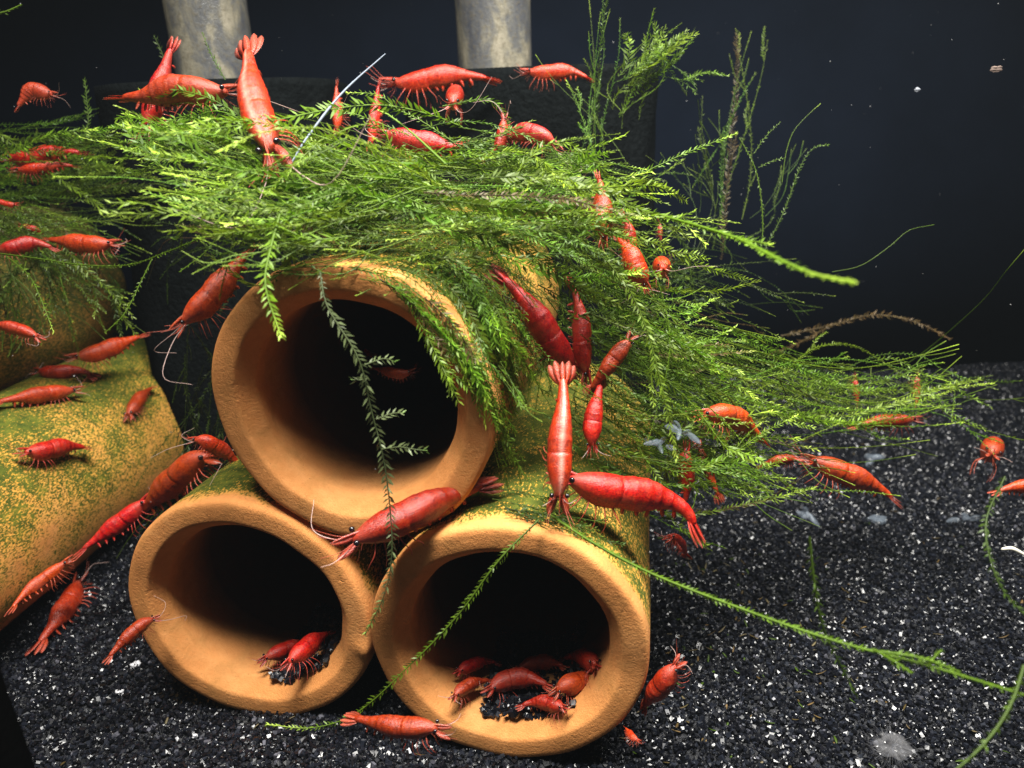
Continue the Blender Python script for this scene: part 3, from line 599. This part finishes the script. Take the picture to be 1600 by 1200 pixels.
def shrimp(pts, dors, label, fat=1., stripe=0., legs=1., pale=0., ant=1., fan=1., anta=None, seed=None, size=1., detail=True, legd=None):
    r_ = np.random.default_rng(seed if seed is not None else abs(hash(label)) % 1) if False else np.random.default_rng(len(label)*7+int(pts[0][0])+int(pts[-1][1]))
    wp = np.array([P(q) for q in pts]); path, L = spline(wp, 121)
    D0 = RT*dors[0]+UP*dors[1]-FWD*dors[2]; s_all = np.linspace(0, 1, 121)
    T = norm(np.gradient(path, axis=0)); 
    D = norm(D0-(T@D0)[:, None]*T); Sd = np.cross(T, D)
    tb = np.unique(np.r_[np.linspace(0, .36, 14), .365, .375, np.concatenate([[a+.0, a+.03, a+.06, a+.085, a+.0965] for a in np.linspace(.375, .875, 6)]), .985, 1.])
    s0, s1 = .09, .86
    def fr(t):
        s = s0+(s1-s0)*np.asarray(t)
        g = lambda A: np.stack([np.interp(s, s_all, A[:, k]) for k in range(3)], -1)
        return g(path), norm(g(T)), norm(g(D)), norm(g(Sd))
    fat = fat*r_.uniform(.9, 1.05)
    # body: one swept skin, carapace then six overlapping abdomen rings
    n = 22; a = np.linspace(0, 2*np.pi, n, endpoint=False)
    c, t_, d_, e_ = fr(tb)
    ht = np.interp(tb, tt, HT)*L*fat; hb = np.interp(tb, tt, HB)*L*fat; wd = np.interp(tb, tt, WD)*L*fat
    seg = np.where(tb >= .374, ((tb-.375) % .1)/.1, 0); mod = 1+np.where(tb >= .374, .034*np.clip(seg, 0, 1)**1.5-.010, 0)
    mod = mod*np.where((tb > .36) & (tb < .374), .95, 1)
    sn, cs_ = np.sin(a), np.cos(a)                     # cs_>0 dorsal
    hgt = np.where(cs_ > 0, ht[:, None]*np.abs(cs_)**.9, -hb[:, None]*np.abs(cs_)**.8)
    wdt = wd[:, None]*np.sign(sn)*np.abs(sn)**.85*(1-.12*(cs_ < -.3))
    jg = 1+r_.normal(0, .008, (len(tb), n))
    v = c[:, None]+d_[:, None]*(hgt*mod[:, None]*jg)[..., None]+e_[:, None]*(wdt*mod[:, None]*jg)[..., None]
    N_ = len(tb); v = np.vstack([v.reshape(-1, 3), c[:1]-t_[:1]*.012*L, c[-1:]+t_[-1:]*.01*L])
    i = np.arange(N_-1)[:, None]*n; j = np.arange(n)[None]; k = (j+1) % n
    f = np.stack([i+j, i+k, i+n+k, i+n+j], -1).reshape(-1, 4)
    jj = np.arange(n); kk = (jj+1) % n
    caps = np.stack([kk, jj, np.full(n, N_*n)], -1); cap2 = np.stack([(N_-1)*n+jj, (N_-1)*n+kk, np.full(n, N_*n+1)], -1)
    col = np.zeros((N_, n, 3)); col[..., 0] = pale+.12*(cs_ < -.6)+.05*r_.random((N_, n))
    st = np.exp(-(sn/.16)**2)*(cs_ > 0)*stripe; col[..., 1] = st[None]*r_.uniform(.5, 1, (N_, 1))
    col[..., 2] = np.where((seg > .8) | ((tb > .355) & (tb < .374)), .34, 0)[:, None]*(1-.5*st[None])*r_.uniform(.2, 1, (N_, n))
    edge = ((seg > .5) & (seg < .8))[:, None]*.16; col[..., 0] += edge*r_.uniform(0, 1.6, (N_, n)); col[..., 0] += .28*np.exp(-((tb-.06)/.07)**2)[:, None]; col[..., 2] += (.45*np.exp(-((a-np.pi)/1.6)**2)*0)[None]
    col = np.vstack([col.reshape(-1, 3), [[.4+pale, 0, 0]], [[.3+pale, 0, 0]]])
    mb = MB(); mb.add(v, [f, caps, cap2], col)
    q0, T0, D_, E_ = [x[0] for x in fr([0.02])]
    F0 = -T0                                            # forward, out of the head
    # rostrum, antennal scales, face appendages
    blade(mb, q0+D_*.028*L*fat+T0*.07*L, F0*1+D_*.12, D_, .20*L, .016*L, (pale+.1, 0, 0), (pale+.35, 0, 0))
    for sg in (-1, 1):
        blade(mb, q0+E_*sg*.022*L-D_*.008*L, F0+E_*sg*.30-D_*.10, E_, .14*L, .030*L, (pale+.15, 0, 0), (pale+.75, 0, 0))
        for z in range(3):
            blade(mb, q0+E_*sg*.02*L-D_*(.02+.012*z)*L, F0*(1-.25*z)+E_*sg*(.12+.1*z)-D_*(.4+.35*z), E_, (.08+.01*z)*L, .008*L, (pale+.3, 0, 0), (pale+.8, 0, 0), curl=.2)
        for z in range(2):                              # antennules
            dr = norm(F0+E_*sg*r_.uniform(.2, .6)+D_*r_.uniform(-.2, .6)); p0 = q0+E_*sg*.012*L; ln = L*r_.uniform(.16, .26)
            ap, _ = spline(np.array([p0, p0+dr*ln*.5, p0+dr*ln+D_*ln*.25]), 8); tube_add(mb, ap, .0028*L*(1-.5*np.linspace(0, 1, 8)), (.8, 0, 0), 3)
    # walking legs and swimmerets
    LD = -D_
    if legs:
        for z in range(5):
            tq = .12+.055*z; qc, tq_, dq, eq = [x[0] for x in fr([tq])]
            hbq = np.interp(tq, tt, HB)*L*fat
            for sg in (-1, 1):
                p0 = qc-dq*hbq*.75+eq*sg*.035*L; sw = (.75-.36*z)+r_.uniform(-.25, .25); spr = r_.uniform(.35, .8)
                p1 = p0+norm(eq*sg*spr-dq*.7-tq_*sw*.6)*.062*L*legs
                p2 = p1+norm(-dq*1.0-tq_*sw*1.0+eq*sg*.1)*.062*L*legs
                p3 = p2+norm(-dq*.9-tq_*(sw+.5)*.4-eq*sg*.2)*.05*L*legs
                lp, _ = spline(np.array([p0, p1, p2, p3]), 12); kx = np.linspace(0, 1, 12)
                cc = np.zeros((12, 3)); cc[:, 0] = np.minimum(.25+pale+.7*kx, 1)
                tube_add(mb, lp, .0046*L*(1-.62*kx), cc, 4)
    for z in range(5):
        tq = .42+.1*z; qc, tq_, dq, eq = [x[0] for x in fr([tq])]; hbq = np.interp(tq, tt, HB)*L*fat
        for sg in (-1, 1):
            blade(mb, qc-dq*hbq*.8+eq*sg*.03*L, -dq*1.+tq_*r_.uniform(-.1, .7), tq_, .055*L, .013*L, (pale+.0, 0, 0), (pale+.7, 0, 0), curl=-.2)
    # tail fan: telson and two pairs of uropods
    qe, te, de, ee = [x[0] for x in fr([.965])]
    blade(mb, qe+de*.012*L, te, ee, .15*L, .024*L, (pale+.05, 0, 0), (pale+.8, 0, 0))
    for sg in (-1, 1):
        blade(mb, qe+ee*sg*.014*L, te+ee*sg*.17*fan-de*.05, ee+te*.1, .165*L, .032*L, (pale+.1, 0, 0), (min(pale+1.2, 1.3), 0, 0))
        blade(mb, qe+ee*sg*.020*L-de*.008*L, te+ee*sg*.40*fan-de*.1, ee-te*.2*sg, .15*L, .036*L, (pale+.15, 0, 0), (min(pale+1.3, 1.4), 0, 0))
    org = c[len(tb)//3]
    root = link('red_shrimp', None, loc=org); tag(root, label, 'shrimp', 'red shrimps in the tank')
    link('body', mb.mesh('body', M_shr, org), root)
    qe_, Te_, De_, Ee_ = [x[0] for x in fr([.05])]
    for sg in (-1, 1):
        ep = qe_+Ee_*sg*(.042*fat+.012)*L+De_*.026*L*fat+(-Te_)*.028*L
        e = link('eye', eye_me, root); e.location = Vector((ep-org)*S); e.scale = [.0225*L*S]*3
        e.scale = [.0165*L]*3
    for sg in ((-1, 1) if ant else ()):
        am = MB(); p0 = q0+E_*sg*.02*L-D_*.01*L; ln = L*r_.uniform(.5, .95)*ant
        side = norm(E_*sg*r_.uniform(.3, 1.2)+F0*.8+D_*r_.uniform(-.2, .7))
        bend = norm(side+T0*r_.uniform(.2, 1.2)+D_*r_.uniform(-.5, .5))
        p = np.array([p0, p0+norm(F0+E_*sg*.4)*ln*.25, p0+norm(F0+E_*sg*.4)*ln*.25+side*ln*.35, p0+norm(F0+E_*sg*.4)*ln*.25+side*ln*.35+bend*ln*.4])
        ap, _ = spline(p, 18); tube_add(am, ap, np.linspace(.0034, .0013, 18)*max(L, 1.6), (0, 0, 0), 4)
        link('antenna', am.mesh('antenna', M_ant, org), root)
    return root
up = (0, 1, .15)
SH = [
 # on the moss, back and top
 ([(432, 262, 11.4), (418, 220, 11.5), (400, 170, 11.9), (392, 115, 12.4), (384, 55, 12.9)], (-.25, .2, 1), 'large bright red shrimp diving head down onto the moss heap', dict(fat=.96, stripe=.5, legs=1.1)),
 ([(376, 146, 13.2), (330, 143, 13.2), (280, 138, 13.3), (225, 152, 13.5), (168, 152, 13.7)], (.05, 1, .25), 'horizontal bright shrimp facing right toward the large diving shrimp', dict(fat=1.1)),
 ([(224, 212, 15), (238, 165, 15), (255, 120, 15), (272, 55, 15)], (-.4, .1, 1), 'steep dark red shrimp crossing behind the horizontal one, tail up', dict(fat=1.0, ant=.4)),
 ([(88, 150, 17), (72, 145, 17), (52, 140, 17), (34, 160, 17), (22, 176, 17)], (.2, 1, .2), 'small pale hunched shrimp on the left moss against the dark wall', dict(fat=1.5, pale=.15, ant=.6)),
 ([(598, 132, 18.5), (640, 128, 18.5), (690, 118, 18.5), (740, 120, 18.6), (785, 128, 18.8)], (0, 1, .2), 'long dark red shrimp lying along the filter top left of the right pipe', dict(fat=.95, ant=.5)),
 ([(815, 114, 18), (850, 112, 18), (890, 112, 18), (932, 128, 18)], (0, 1, .2), 'orange red shrimp right of the right pipe facing left', dict(fat=1.05, ant=.6)),
 ([(705, 168, 14.5), (708, 158, 14.7), (712, 148, 15.2), (716, 146, 16)], (0, .8, .6), 'small round shrimp seen head on below the right pipe', dict(fat=1.3, legs=1.2)),
 ([(588, 212, 14), (625, 214, 14), (660, 222, 14), (705, 230, 14), (740, 218, 14.2)], (.05, 1, .2), 'plump orange shrimp facing left in the middle of the moss top', dict(fat=1.2, legs=1.1)),
 ([(788, 178, 14), (785, 205, 14), (776, 235, 14), (750, 250, 14.2)], (-.6, .3, .6), 'upright dark shrimp peering up behind a moss frond', dict(fat=1.15)),
 ([(872, 236, 13.8), (852, 214, 13.8), (820, 206, 14), (785, 222, 14.3), (765, 240, 14.4)], (.3, 1, .2), 'shrimp facing down right with a pale snout on the moss top', dict(fat=1.15)),
 ([(526, 212, 18), (526, 180, 18), (526, 150, 18), (526, 122, 18)], (-1, 0, .4), 'blurred vertical red shrimp on the dark filter, the left of a pair', dict(ant=0, fat=.9)),
 ([(578, 236, 18), (582, 200, 18), (588, 160, 18), (594, 118, 18)], (-1, 0, .4), 'thin vertical red shrimp on the dark filter, the right of a pair', dict(ant=0, fat=.72)),
 # left group; on the side-on tubes they stand in for mirror images
 ([(8, 250, 18.8), (50, 246, 18.6), (95, 238, 18.5), (145, 240, 18.5)], (0, 1, .3), 'dim shrimp lying in the left moss with tail to the right', dict(ant=.3)),
 ([(30, 320, 18), (8, 318, 18), (-25, 308, 18)], (0, 1, .3), 'orange shrimp nose entering at the left edge below the moss', dict(ant=0)),
 ([(30, 352, 18), (52, 358, 18), (75, 372, 18.3)], (0, .7, .7), 'short rounded shrimp on the far left tube', dict(fat=1.4, ant=0)),
 ([(-10, 395, 16.8), (20, 385, 16.8), (55, 380, 17), (95, 392, 17.2)], (0, 1, .4), 'brownish red shrimp half under the hanging moss on the far left tube', dict(fat=1.2, ant=.2)),
 ([(20, 268, 18.2), (55, 262, 18.2), (95, 258, 18.3), (130, 262, 18.5)], (0, 1, .3), 'faint red shrimp just below another one in the left moss', dict(fat=.9, ant=.2)),
 ([(188, 382, 17.5), (150, 380, 17.5), (105, 378, 17.6), (62, 372, 17.8)], (0, 1, .3), 'dim red shrimp facing right on the far left tube', dict(ant=.4)),
 ([(66, 530, 17), (35, 515, 17), (0, 508, 17), (-35, 505, 17)], (0, 1, .4), 'red shrimp at left edge with pale head below the hanging frond', dict(ant=.5)),
 ([(105, 562, 19.6), (150, 550, 20.0), (195, 535, 20.6), (232, 520, 21.2)], (-.3, 1, .5), 'large dark shrimp on top edge of the side on left tube', dict(fat=1.15, ant=.3)),
 ([(55, 580, 's', .4), (90, 582, 's', .4), (125, 580, 's', .4), (155, 590, 's', .4)], (0, 1, .6), 'dark red shrimp facing left just above the pair on the left tube', dict(ant=.3, fat=1.1)),
 ([(128, 610, 's', .5), (85, 612, 's', .5), (30, 622, 's', .5), (-25, 632, 's', .5)], (0, 1, .5), 'long red shrimp facing right at the left edge of the side on tube', dict(ant=.3, fat=1.05)),
 ([(198, 655, 's', .3), (205, 640, 's', .35), (220, 620, 's', .35), (242, 602, 's', .3)], (-.3, .5, 1), 'small brownish shrimp heading down the middle of the side on tube', dict(ant=.2, fat=1.1)),
 ([(28, 708, 's', .45), (60, 704, 's', .45), (100, 698, 's', .45), (145, 700, 's', .4)], (0, 1, .6), 'plump red shrimp alone on the lower face of the side on left tube', dict(fat=1.25, ant=.3, legs=1.2)),
 ([(276, 518, 12.4), (300, 490, 12.4), (335, 455, 12.5), (370, 415, 12.7), (402, 378, 13)], (-.8, .5, .7), 'bright red shrimp clinging head down to the left of the top tube rim', dict(fat=1.15)),
 ([(296, 690, 15), (320, 688, 15), (350, 705, 15.3), (385, 735, 15.6)], (.2, 1, .2), 'shrimp head with black eye poking out left behind the top tube', dict(fat=1.2)),
 ([(345, 712, 16), (305, 718, 16.2), (265, 755, 16.6), (232, 790, 17), (198, 820, 17.3)], (-.6, .8, .3), 'long red shrimp stretched diagonally, uppermost of the chain by the left tubes', dict(fat=.95)),
 ([(238, 775, 16.9), (205, 800, 16.9), (165, 832, 16.8), (112, 872, 16.6)], (-.5, .8, .4), 'dull red shrimp in the middle of the diagonal chain', dict(fat=1., ant=.3)),
 ([(115, 872, 17), (85, 890, 16.8), (45, 922, 16.4), (8, 962, 15.8)], (-.5, .8, .4), 'faint red shrimp, lowest of the diagonal chain beside the left tube', dict(fat=.85, ant=.2)),
 ([(126, 900, 'g', .45), (112, 930, 'g', .4), (85, 975, 'g', .35), (45, 1024, 'g', .2)], (-.3, .3, 1), 'red shrimp with spread tail walking on the gravel at lower left', dict(fat=1.0, ant=.4, fan=1.2)),
 ([(250, 965, 14.2), (222, 975, 14), (195, 1000, 13.8), (160, 1038, 13.5)], (-.4, .6, .6), 'shrimp tail and back emerging left from behind the lower left tube', dict(fat=1.1, fan=1.2)),
 # inside tubes
 ([(380, 1030, 15.6), (365, 1018, 15.8), (350, 1018, 16.2), (338, 1030, 16.6)], (0, 1, .2), 'brownish shrimp deep in the lower left tube on its bare floor', dict(fat=1.4, ant=0)),
 ([(405, 1036, 15), (430, 1020, 15.2), (462, 1010, 15.6), (490, 1005, 16.2)], (0, 1, .2), 'dark red shrimp on gravel in the back of the lower left tube', dict(fat=1.1, ant=.3)),
 ([(444, 1044, 14.0), (464, 1022, 14.3), (490, 1002, 14.8), (522, 985, 15.5)], (-.3, 1, .2), 'red shrimp with pale legs at the right inside the lower left tube', dict(fat=1.25, legs=1.5, ant=.4)),
 ([(712, 1052, 's', .3), (732, 1040, 's', .35), (758, 1034, 's', .4), (785, 1036, 's', .4)], (0, 1, .2), 'dim brown shrimp at the left inside the lower right tube', dict(fat=1.2, ant=0)),
 ([(758, 1082, 's', .45), (790, 1062, 's', .55), (825, 1060, 's', .6), (868, 1075, 's', .5)], (0, 1, .2), 'red shrimp in the middle of the crowd inside the lower right tube', dict(fat=1.3, legs=2.0, ant=.4)),
 ([(862, 1088, 13.5), (884, 1070, 13.6), (912, 1066, 13.9), (944, 1074, 14.4)], (0, 1, .2), 'red shrimp at the right of the crowd inside the lower right tube', dict(fat=1.3, legs=2.0, ant=.4)),
 ([(650, 580, 12.6), (628, 583, 12.7), (604, 580, 12.9), (578, 574, 13.2)], (0, 1, .2), 'tiny red shrimp floating inside the dark mouth of the top tube', dict(fat=.9, ant=0, legs=.5)),
 ([(520, 545, 17.5), (545, 548, 17.5), (570, 552, 17.7), (600, 558, 18)], (0, 1, .2), 'barely visible dark shrimp at the back of the top tube', dict(fat=1.1, ant=0)),
 ([(706, 1092, 's', .3), (722, 1076, 's', .35), (745, 1066, 's', .4), (775, 1062, 's', .4)], (0, 1, .2), 'small dim shrimp at the left front of the crowd in the lower right tube', dict(fat=1.2, legs=1.6, ant=.4)),
 ([(805, 1048, 's', .4), (830, 1036, 's', .5), (858, 1034, 's', .5), (888, 1044, 's', .4)], (0, 1, .2), 'dark shrimp behind the middle of the crowd in the lower right tube', dict(fat=1.3, legs=1.6, ant=.3)),
 ([(886, 1108, 's', .3), (858, 1098, 's', .4), (832, 1098, 's', .4), (804, 1106, 's', .35)], (0, 1, .2), 'shrimp facing right low in the crowd inside the lower right tube', dict(fat=1.25, legs=1.5, ant=.4)),
 ([(934, 1040, 's', .3), (915, 1028, 's', .4), (892, 1026, 's', .45), (868, 1034, 's', .4)], (0, 1, .2), 'dim shrimp against the right wall inside the lower right tube', dict(fat=1.2, legs=1.5, ant=0)),
 # front
 ([(528, 856, 11.9), (560, 840, 11.95), (620, 812, 12.1), (690, 782, 12.5), (782, 748, 13.2)], (-.3, .8, .75), 'long red shrimp wedged between top tube and lower right tube', dict(fat=.92, ant=.5)),
 ([(700, 1142, 11.6), (665, 1136, 11.6), (610, 1134, 11.8), (535, 1118, 12.2)], (0, 1, .4), 'red shrimp on the gravel in front of the gap between the lower tubes', dict(fat=.9, ant=.4)),
 ([(1064, 1030, 12.6), (1048, 1048, 12.6), (1030, 1075, 12.8), (1000, 1110, 13.4)], (-.6, .5, .6), 'red shrimp beside the right wall of the lower right tube near gravel', dict(fat=1.35, ant=.3)),
 ([(1000, 1160, 12.6), (988, 1150, 12.8), (975, 1135, 13.2)], (.7, .4, .6), 'small shrimp part showing under the lower right tube', dict(fat=1.1, ant=.0)),
 ([(908, 588, 13.6), (872, 545, 13.3), (835, 490, 13.1), (800, 448, 13.1), (762, 415, 13.1)], (.5, .5, .8), 'broad dark red shrimp on the moss with tail at upper left', dict(fat=1.05, ant=0)),
 ([(916, 600, 13.5), (912, 550, 13.4), (906, 490, 13.4), (888, 425, 13.4)], (.9, 0, .5), 'slim orange shrimp standing vertical between the climbing shrimps', dict(fat=.88, ant=0)),
 ([(872, 798, 11.9), (874, 755, 11.9), (875, 690, 11.95), (880, 625, 12.1), (878, 562, 12.3)], (.1, .1, 1), 'red shrimp seen from above heading down, pale line along its back', dict(fat=.9, stripe=.75, fan=1.25, ant=.2)),
 ([(990, 522, 13.0), (968, 550, 13.0), (945, 580, 13.1), (915, 620, 13.3)], (.2, .3, 1), 'red shrimp with raised head at the upper end of the climbing group', dict(fat=1.3, ant=.4)),
 ([(926, 706, 12.9), (925, 675, 12.9), (930, 635, 13), (942, 588, 13.2)], (.1, .1, 1), 'rough orange shrimp facing down right of the striped one', dict(fat=1.5, ant=.4)),
 ([(862, 742, 12.6), (900, 752, 12.6), (960, 765, 12.7), (1030, 778, 12.9), (1072, 800, 12.9), (1098, 855, 12.9)], (.12, 1, .35), 'big red shrimp lying across the lower right tube, tail drooping right', dict(fat=.95, ant=.2, fan=.5)),
 ([(1040, 845, 14), (1052, 838, 14), (1064, 850, 14.3), (1075, 872, 14.8)], (0, 1, .2), 'shrimp legs and face low behind the drooping tail', dict(fat=.9, ant=.3)),
 # behind the right moss
 ([(942, 385, 13.0), (943, 350, 13.0), (940, 315, 13.1), (935, 265, 13.2)], (.8, 0, .6), 'orange shrimp hanging vertical behind fronds at the upper right moss', dict(fat=1.45, ant=0)),
 ([(990, 405, 13.4), (984, 365, 13.4), (972, 325, 13.4)], (.8, .2, .6), 'small curled shrimp just right of the hanging vertical shrimp', dict(fat=1.2, ant=0)),
 ([(1012, 455, 13.2), (996, 420, 13.2), (980, 390, 13.3), (958, 365, 13.5)], (.4, .6, .6), 'shrimp half hidden behind the upper right fronds above the pink one', dict(fat=1.6, ant=0)),
 ([(1038, 420, 13.6), (1034, 416, 14.0), (1030, 414, 14.8)], (0, .8, .6), 'shrimp seen head on with legs folded against open water', dict(fat=1.5, legs=1.5, ant=1.2)),
 ([(1002, 448, 13.5), (998, 430, 13.7), (990, 410, 14.2)], (-.3, .7, .7), 'pink faced shrimp beside the head on shrimp at the right moss', dict(fat=1.3, pale=.3, legs=1.5)),
 ([(1032, 375, 18), (1032, 358, 18), (1028, 340, 18)], (1, 0, .4), 'dull distant shrimp under the thick blurred frond', dict(fat=1.1, ant=0)),
 ([(1085, 652, 13.6), (1115, 645, 13.6), (1150, 652, 13.9), (1200, 695, 14.4)], (0, 1, .3), 'orange red shrimp half buried in the right moss, left of the long one', dict(fat=1.1, ant=0)),
 ([(1438, 656, 18), (1405, 656, 18), (1365, 660, 18), (1320, 668, 18)], (0, 1, .3), 'red shrimp facing right under the outer strands of moss', dict(fat=1., ant=.3)),
 ([(1252, 718, 16), (1232, 716, 16), (1212, 720, 16), (1180, 730, 16.2)], (0, 1, .3), 'dull red shrimp meeting the head of the long red one', dict(fat=1.2, ant=.2)),
 ([(1250, 718, 15.6), (1285, 724, 15.6), (1325, 740, 15.6), (1370, 762, 15.7), (1410, 790, 15.8)], (.35, 1, .3), 'long bright red shrimp sloping down right over the gravel', dict(fat=1.0, ant=.2)),
 ([(1552, 712, 16.4), (1550, 704, 16.8), (1552, 698, 17.4), (1560, 700, 18)], (0, .8, .6), 'shrimp seen head on near the right edge above the gravel', dict(fat=1.35, legs=1.6, ant=.4)),
 ([(1655, 758, 15), (1620, 758, 15), (1580, 762, 15), (1545, 772, 15)], (0, 1, .3), 'shrimp leaving the right edge with its tail showing', dict(fat=1., ant=0)),
 ([(1072, 690, 13.7), (1072, 720, 13.7), (1074, 752, 13.8), (1068, 800, 13.9)], (.9, .1, .5), 'blurred orange shrimp hanging behind the big shrimp with drooping tail', dict(fat=1.1, ant=0)),
 ([(1090, 690, 14.4), (1100, 720, 14.3), (1112, 750, 14.2), (1128, 788, 14.1)], (.2, .2, 1), 'shrimp hidden in moss with only its fanned tail below', dict(fat=.9, ant=0, fan=1.3)),
 ([(1334, 585, 18.5), (1338, 605, 18.5), (1340, 640, 18.5)], (1, 0, .4), 'thin upright orange shrimp among far right strands', dict(fat=.8, ant=0)),
 ([(1432, 582, 18.5), (1434, 605, 18.5), (1430, 640, 18.5)], (1, 0, .4), 'dull upright shrimp behind the outermost moss strands', dict(fat=.9, ant=0)),
]
for pts, dv, lab, kw in SH: shrimp(pts, dv, lab, **kw)

# ------------------------------------------------------------------ cloudy water
def haze(dens):
    m_ = bpy.data.materials.new('cloudy_water'); m_.use_nodes = True; nt = m_.node_tree; nt.nodes.remove(nt.nodes['Principled BSDF'])
    v_ = nt.nodes.new('ShaderNodeVolumePrincipled'); v_.inputs['Color'].default_value = (.78, .90, 1, 1); v_.inputs['Density'].default_value = dens
    v_.inputs['Anisotropy'].default_value = .2
    nt.links.new(v_.outputs[0], nt.nodes['Material Output'].inputs['Volume'])
    mb = MB(); box(mb, (-47, -14, -5), (47, 34, 20.5)); tag(link('haze', mb.mesh('haze', m_, smooth=False)), 'cloudy tank water', 'haze', kind='stuff')
haze(HAZE)
# ------------------------------------------------------------------ debris
M_white = mat_simple('white_fluff', (.62, .62, .66), .8, .2, ns=12, var=.3, alpha=.5)
M_molt = mat_simple('clear_molt', (.30, .36, .44), .3, .6, ns=12, var=.5, alpha=.22, bump=.2)
def blob(name, q, r, label, cat, mat, flat=.5, seed=0, fuzz=0):
    r_ = np.random.default_rng(seed); mb = uv_sphere(1., 20, 14); v = mb.v[0]
    ph = r_.uniform(0, 6, 6); k = 1+.25*np.sin(v[:, 0]*3+ph[0])*np.cos(v[:, 1]*4+ph[1])+.15*np.sin(v[:, 2]*7+ph[2])+.1*np.sin(v[:, 0]*11+ph[3])
    mb.v[0] = v*k[:, None]*np.array([r, r*.8, r*flat])
    for _ in range(fuzz):
        d = norm(r_.normal(size=3)*np.array([1, 1, .6])); p0 = d*r*.5; p1 = d*r*r_.uniform(1, 1.7); p2 = p1+r_.normal(size=3)*r*.35
        pp, _l = spline(np.array([p0, p1, p2]), 8); tube_add(mb, pp, r*.012*np.linspace(1, .3, 8), (0, 0, 0), 3)
    p = P(q); o = link(name, mb.mesh(name, mat), loc=p); tag(o, label, cat); return o
blob('white_fluff', (1395, 1165, 12.6), .27, 'hazy white tuft lying on the gravel at bottom right', 'fluff', mat_simple('hazy_tuft', (.6, .6, .63), .9, .1, alpha=.06), .6, 1, 120)
blob('shed_shell', (1372, 812, 's', .1), .0001+.25, 'translucent whitish scrap on the gravel below the long red shrimp', 'shed skin', M_molt, .3, 2, 6)
def molt(px, py, d, scale, label, seed):
    r_ = np.random.default_rng(seed); mb = MB(); q = P((px, py, d) if d != 's' else (px, py, 's', .2))
    for k in range(7):
        a = r_.uniform(0, 6.28); dr = RT*math.cos(a)+UP*math.sin(a)+FWD*r_.normal()*.4
        blade(mb, np.zeros(3)+r_.normal(size=3)*scale*.2, dr, np.cross(dr, FWD), scale*r_.uniform(.6, 1.3), scale*.22, (0, 0, 0), (0, 0, 0), curl=.3)
    tag(link('shed_shell', mb.mesh('shed_shell', M_molt), loc=q), label, 'shed skin')
molt(1065, 675, 13, .26, 'blue grey shed shell caught in the right moss', 3)
molt(1035, 692, 13.3, .22, 'pale filmy scrap stuck beside the blue grey shell', 4)
molt(1262, 805, 's', .42, 'transparent shed shell upright over the gravel', 5)
molt(1510, 815, 's', .40, 'clear film glinting on the far right gravel', 6)
molt(1365, 715, 's', .45, 'feathery pale root tuft behind the long red shrimp', 7)
mb = MB(); p = np.array([P((1565, 858, 12)), P((1580, 857, 12)), P((1592, 862, 12)), P((1606, 870, 12))]); pp, _ = spline(p, 16)
tube_add(mb, pp-p[0], .035*np.sin(np.linspace(.5, 2.8, 16)), (0, 0, 0), 8)
tag(link('white_worm', mb.mesh('white_worm', mat_simple('worm_white', (.75, .72, .6), .4, bump=0)), loc=p[0]), 'curved white sliver at the right edge over the gravel', 'white sliver')
# the long grey whisker standing out of the moss
mb = MB(); p = np.array([W(455, 255, 11.5), W(480, 215, 11.6), W(535, 145, 11.9), W(602, 84, 12.2)]); pp, _ = spline(p, 30)
tube_add(mb, pp-p[0], .022*np.r_[np.linspace(.6, 1, 12), np.linspace(1, .35, 18)], (0, 0, 0), 6)
tag(link('grey_filament', mb.mesh('grey_filament', mat_simple('filament', (.22, .26, .33), .4, bump=0, alpha=.8)), loc=p[0]), 'long curved grey filament rising right of the large diving shrimp', 'filament')
for (px, py, r, lab) in ((212, 1040, .12, 'white pebble on the gravel left of the lower left tube'), (187, 1083, .10, 'pale pebble nearest the camera below the lower left tube'),
                         (305, 1140+10, .06, 'tiny pale pebble on the gravel under the lower left rim')):
    blob('pebble', (px, py, 's', .02), r, lab, 'pebble', mat_simple('pebble_white', (.55, .55, .58), .4, var=.2), .7, px)
# scraps of dead leaf and waste settled round the tubes: nobody could count them
mb = MB()
for _ in range(420):
    gx, gy = rng.uniform(-9, 14), rng.uniform(8, 27)
    if rng.random() < .6: gx, gy = rng.normal(4.5, 2.2), rng.normal(14.5, 3)
    q = np.array([gx, gy, float(bed_z(gx, gy))+.05])
    if sdf(q+np.array([0, 0, .3])) < .12: continue
    d = norm(rng.normal(size=3)*np.array([1, 1, .25])); sd = norm(np.cross(d, np.array([.1, .2, 1.])))
    c_ = [BROWN*.7, BROWN*1.3, DARK*1.5, np.array([.22, .17, .10])][rng.integers(4)]
    blade(mb, q, d, sd, rng.uniform(.05, .22), rng.uniform(.012, .035), c_, c_*.7, curl=rng.uniform(-.5, .5))
tag(link('leaf_scraps', mb.mesh('leaf_scraps', M_moss)), 'brown and green scraps of dead leaf settled on the gravel', 'leaf scraps', kind='stuff')
# specks drifting in the water: nobody could count them
mb = MB()
for _ in range(260):
    q = W(rng.uniform(-60, 1660), rng.uniform(-40, 800), rng.uniform(11, 30)); r = rng.uniform(.004, .012)*(1+1.2*(rng.random() < .06))
    v = rng.normal(size=(5, 3))*r+q; mb.add(v, [np.array([[0, 1, 2], [0, 2, 3], [1, 3, 4], [0, 3, 1], [2, 1, 4]])], (0, 0, 0))
tag(link('floating_specks', mb.mesh('floating_specks', mat_simple('speck', (.45, .45, .45), .7, bump=0, alpha=.8), smooth=False)), 'tiny pale specks drifting in the water', 'specks', kind='stuff')
blob('drifting_flake', (1557, 108, 15), .10, 'largest pale brownish flake drifting in the upper right water', 'flake', mat_simple('flake', (.25, .18, .15), .8, alpha=.5), .6, 11)
blob('drifting_flake', (1433, 140, 16), .06, 'small whitish flake left of the large one in the dark water', 'flake', mat_simple('flake2', (.4, .42, .48), .8, alpha=.5), .6, 12)
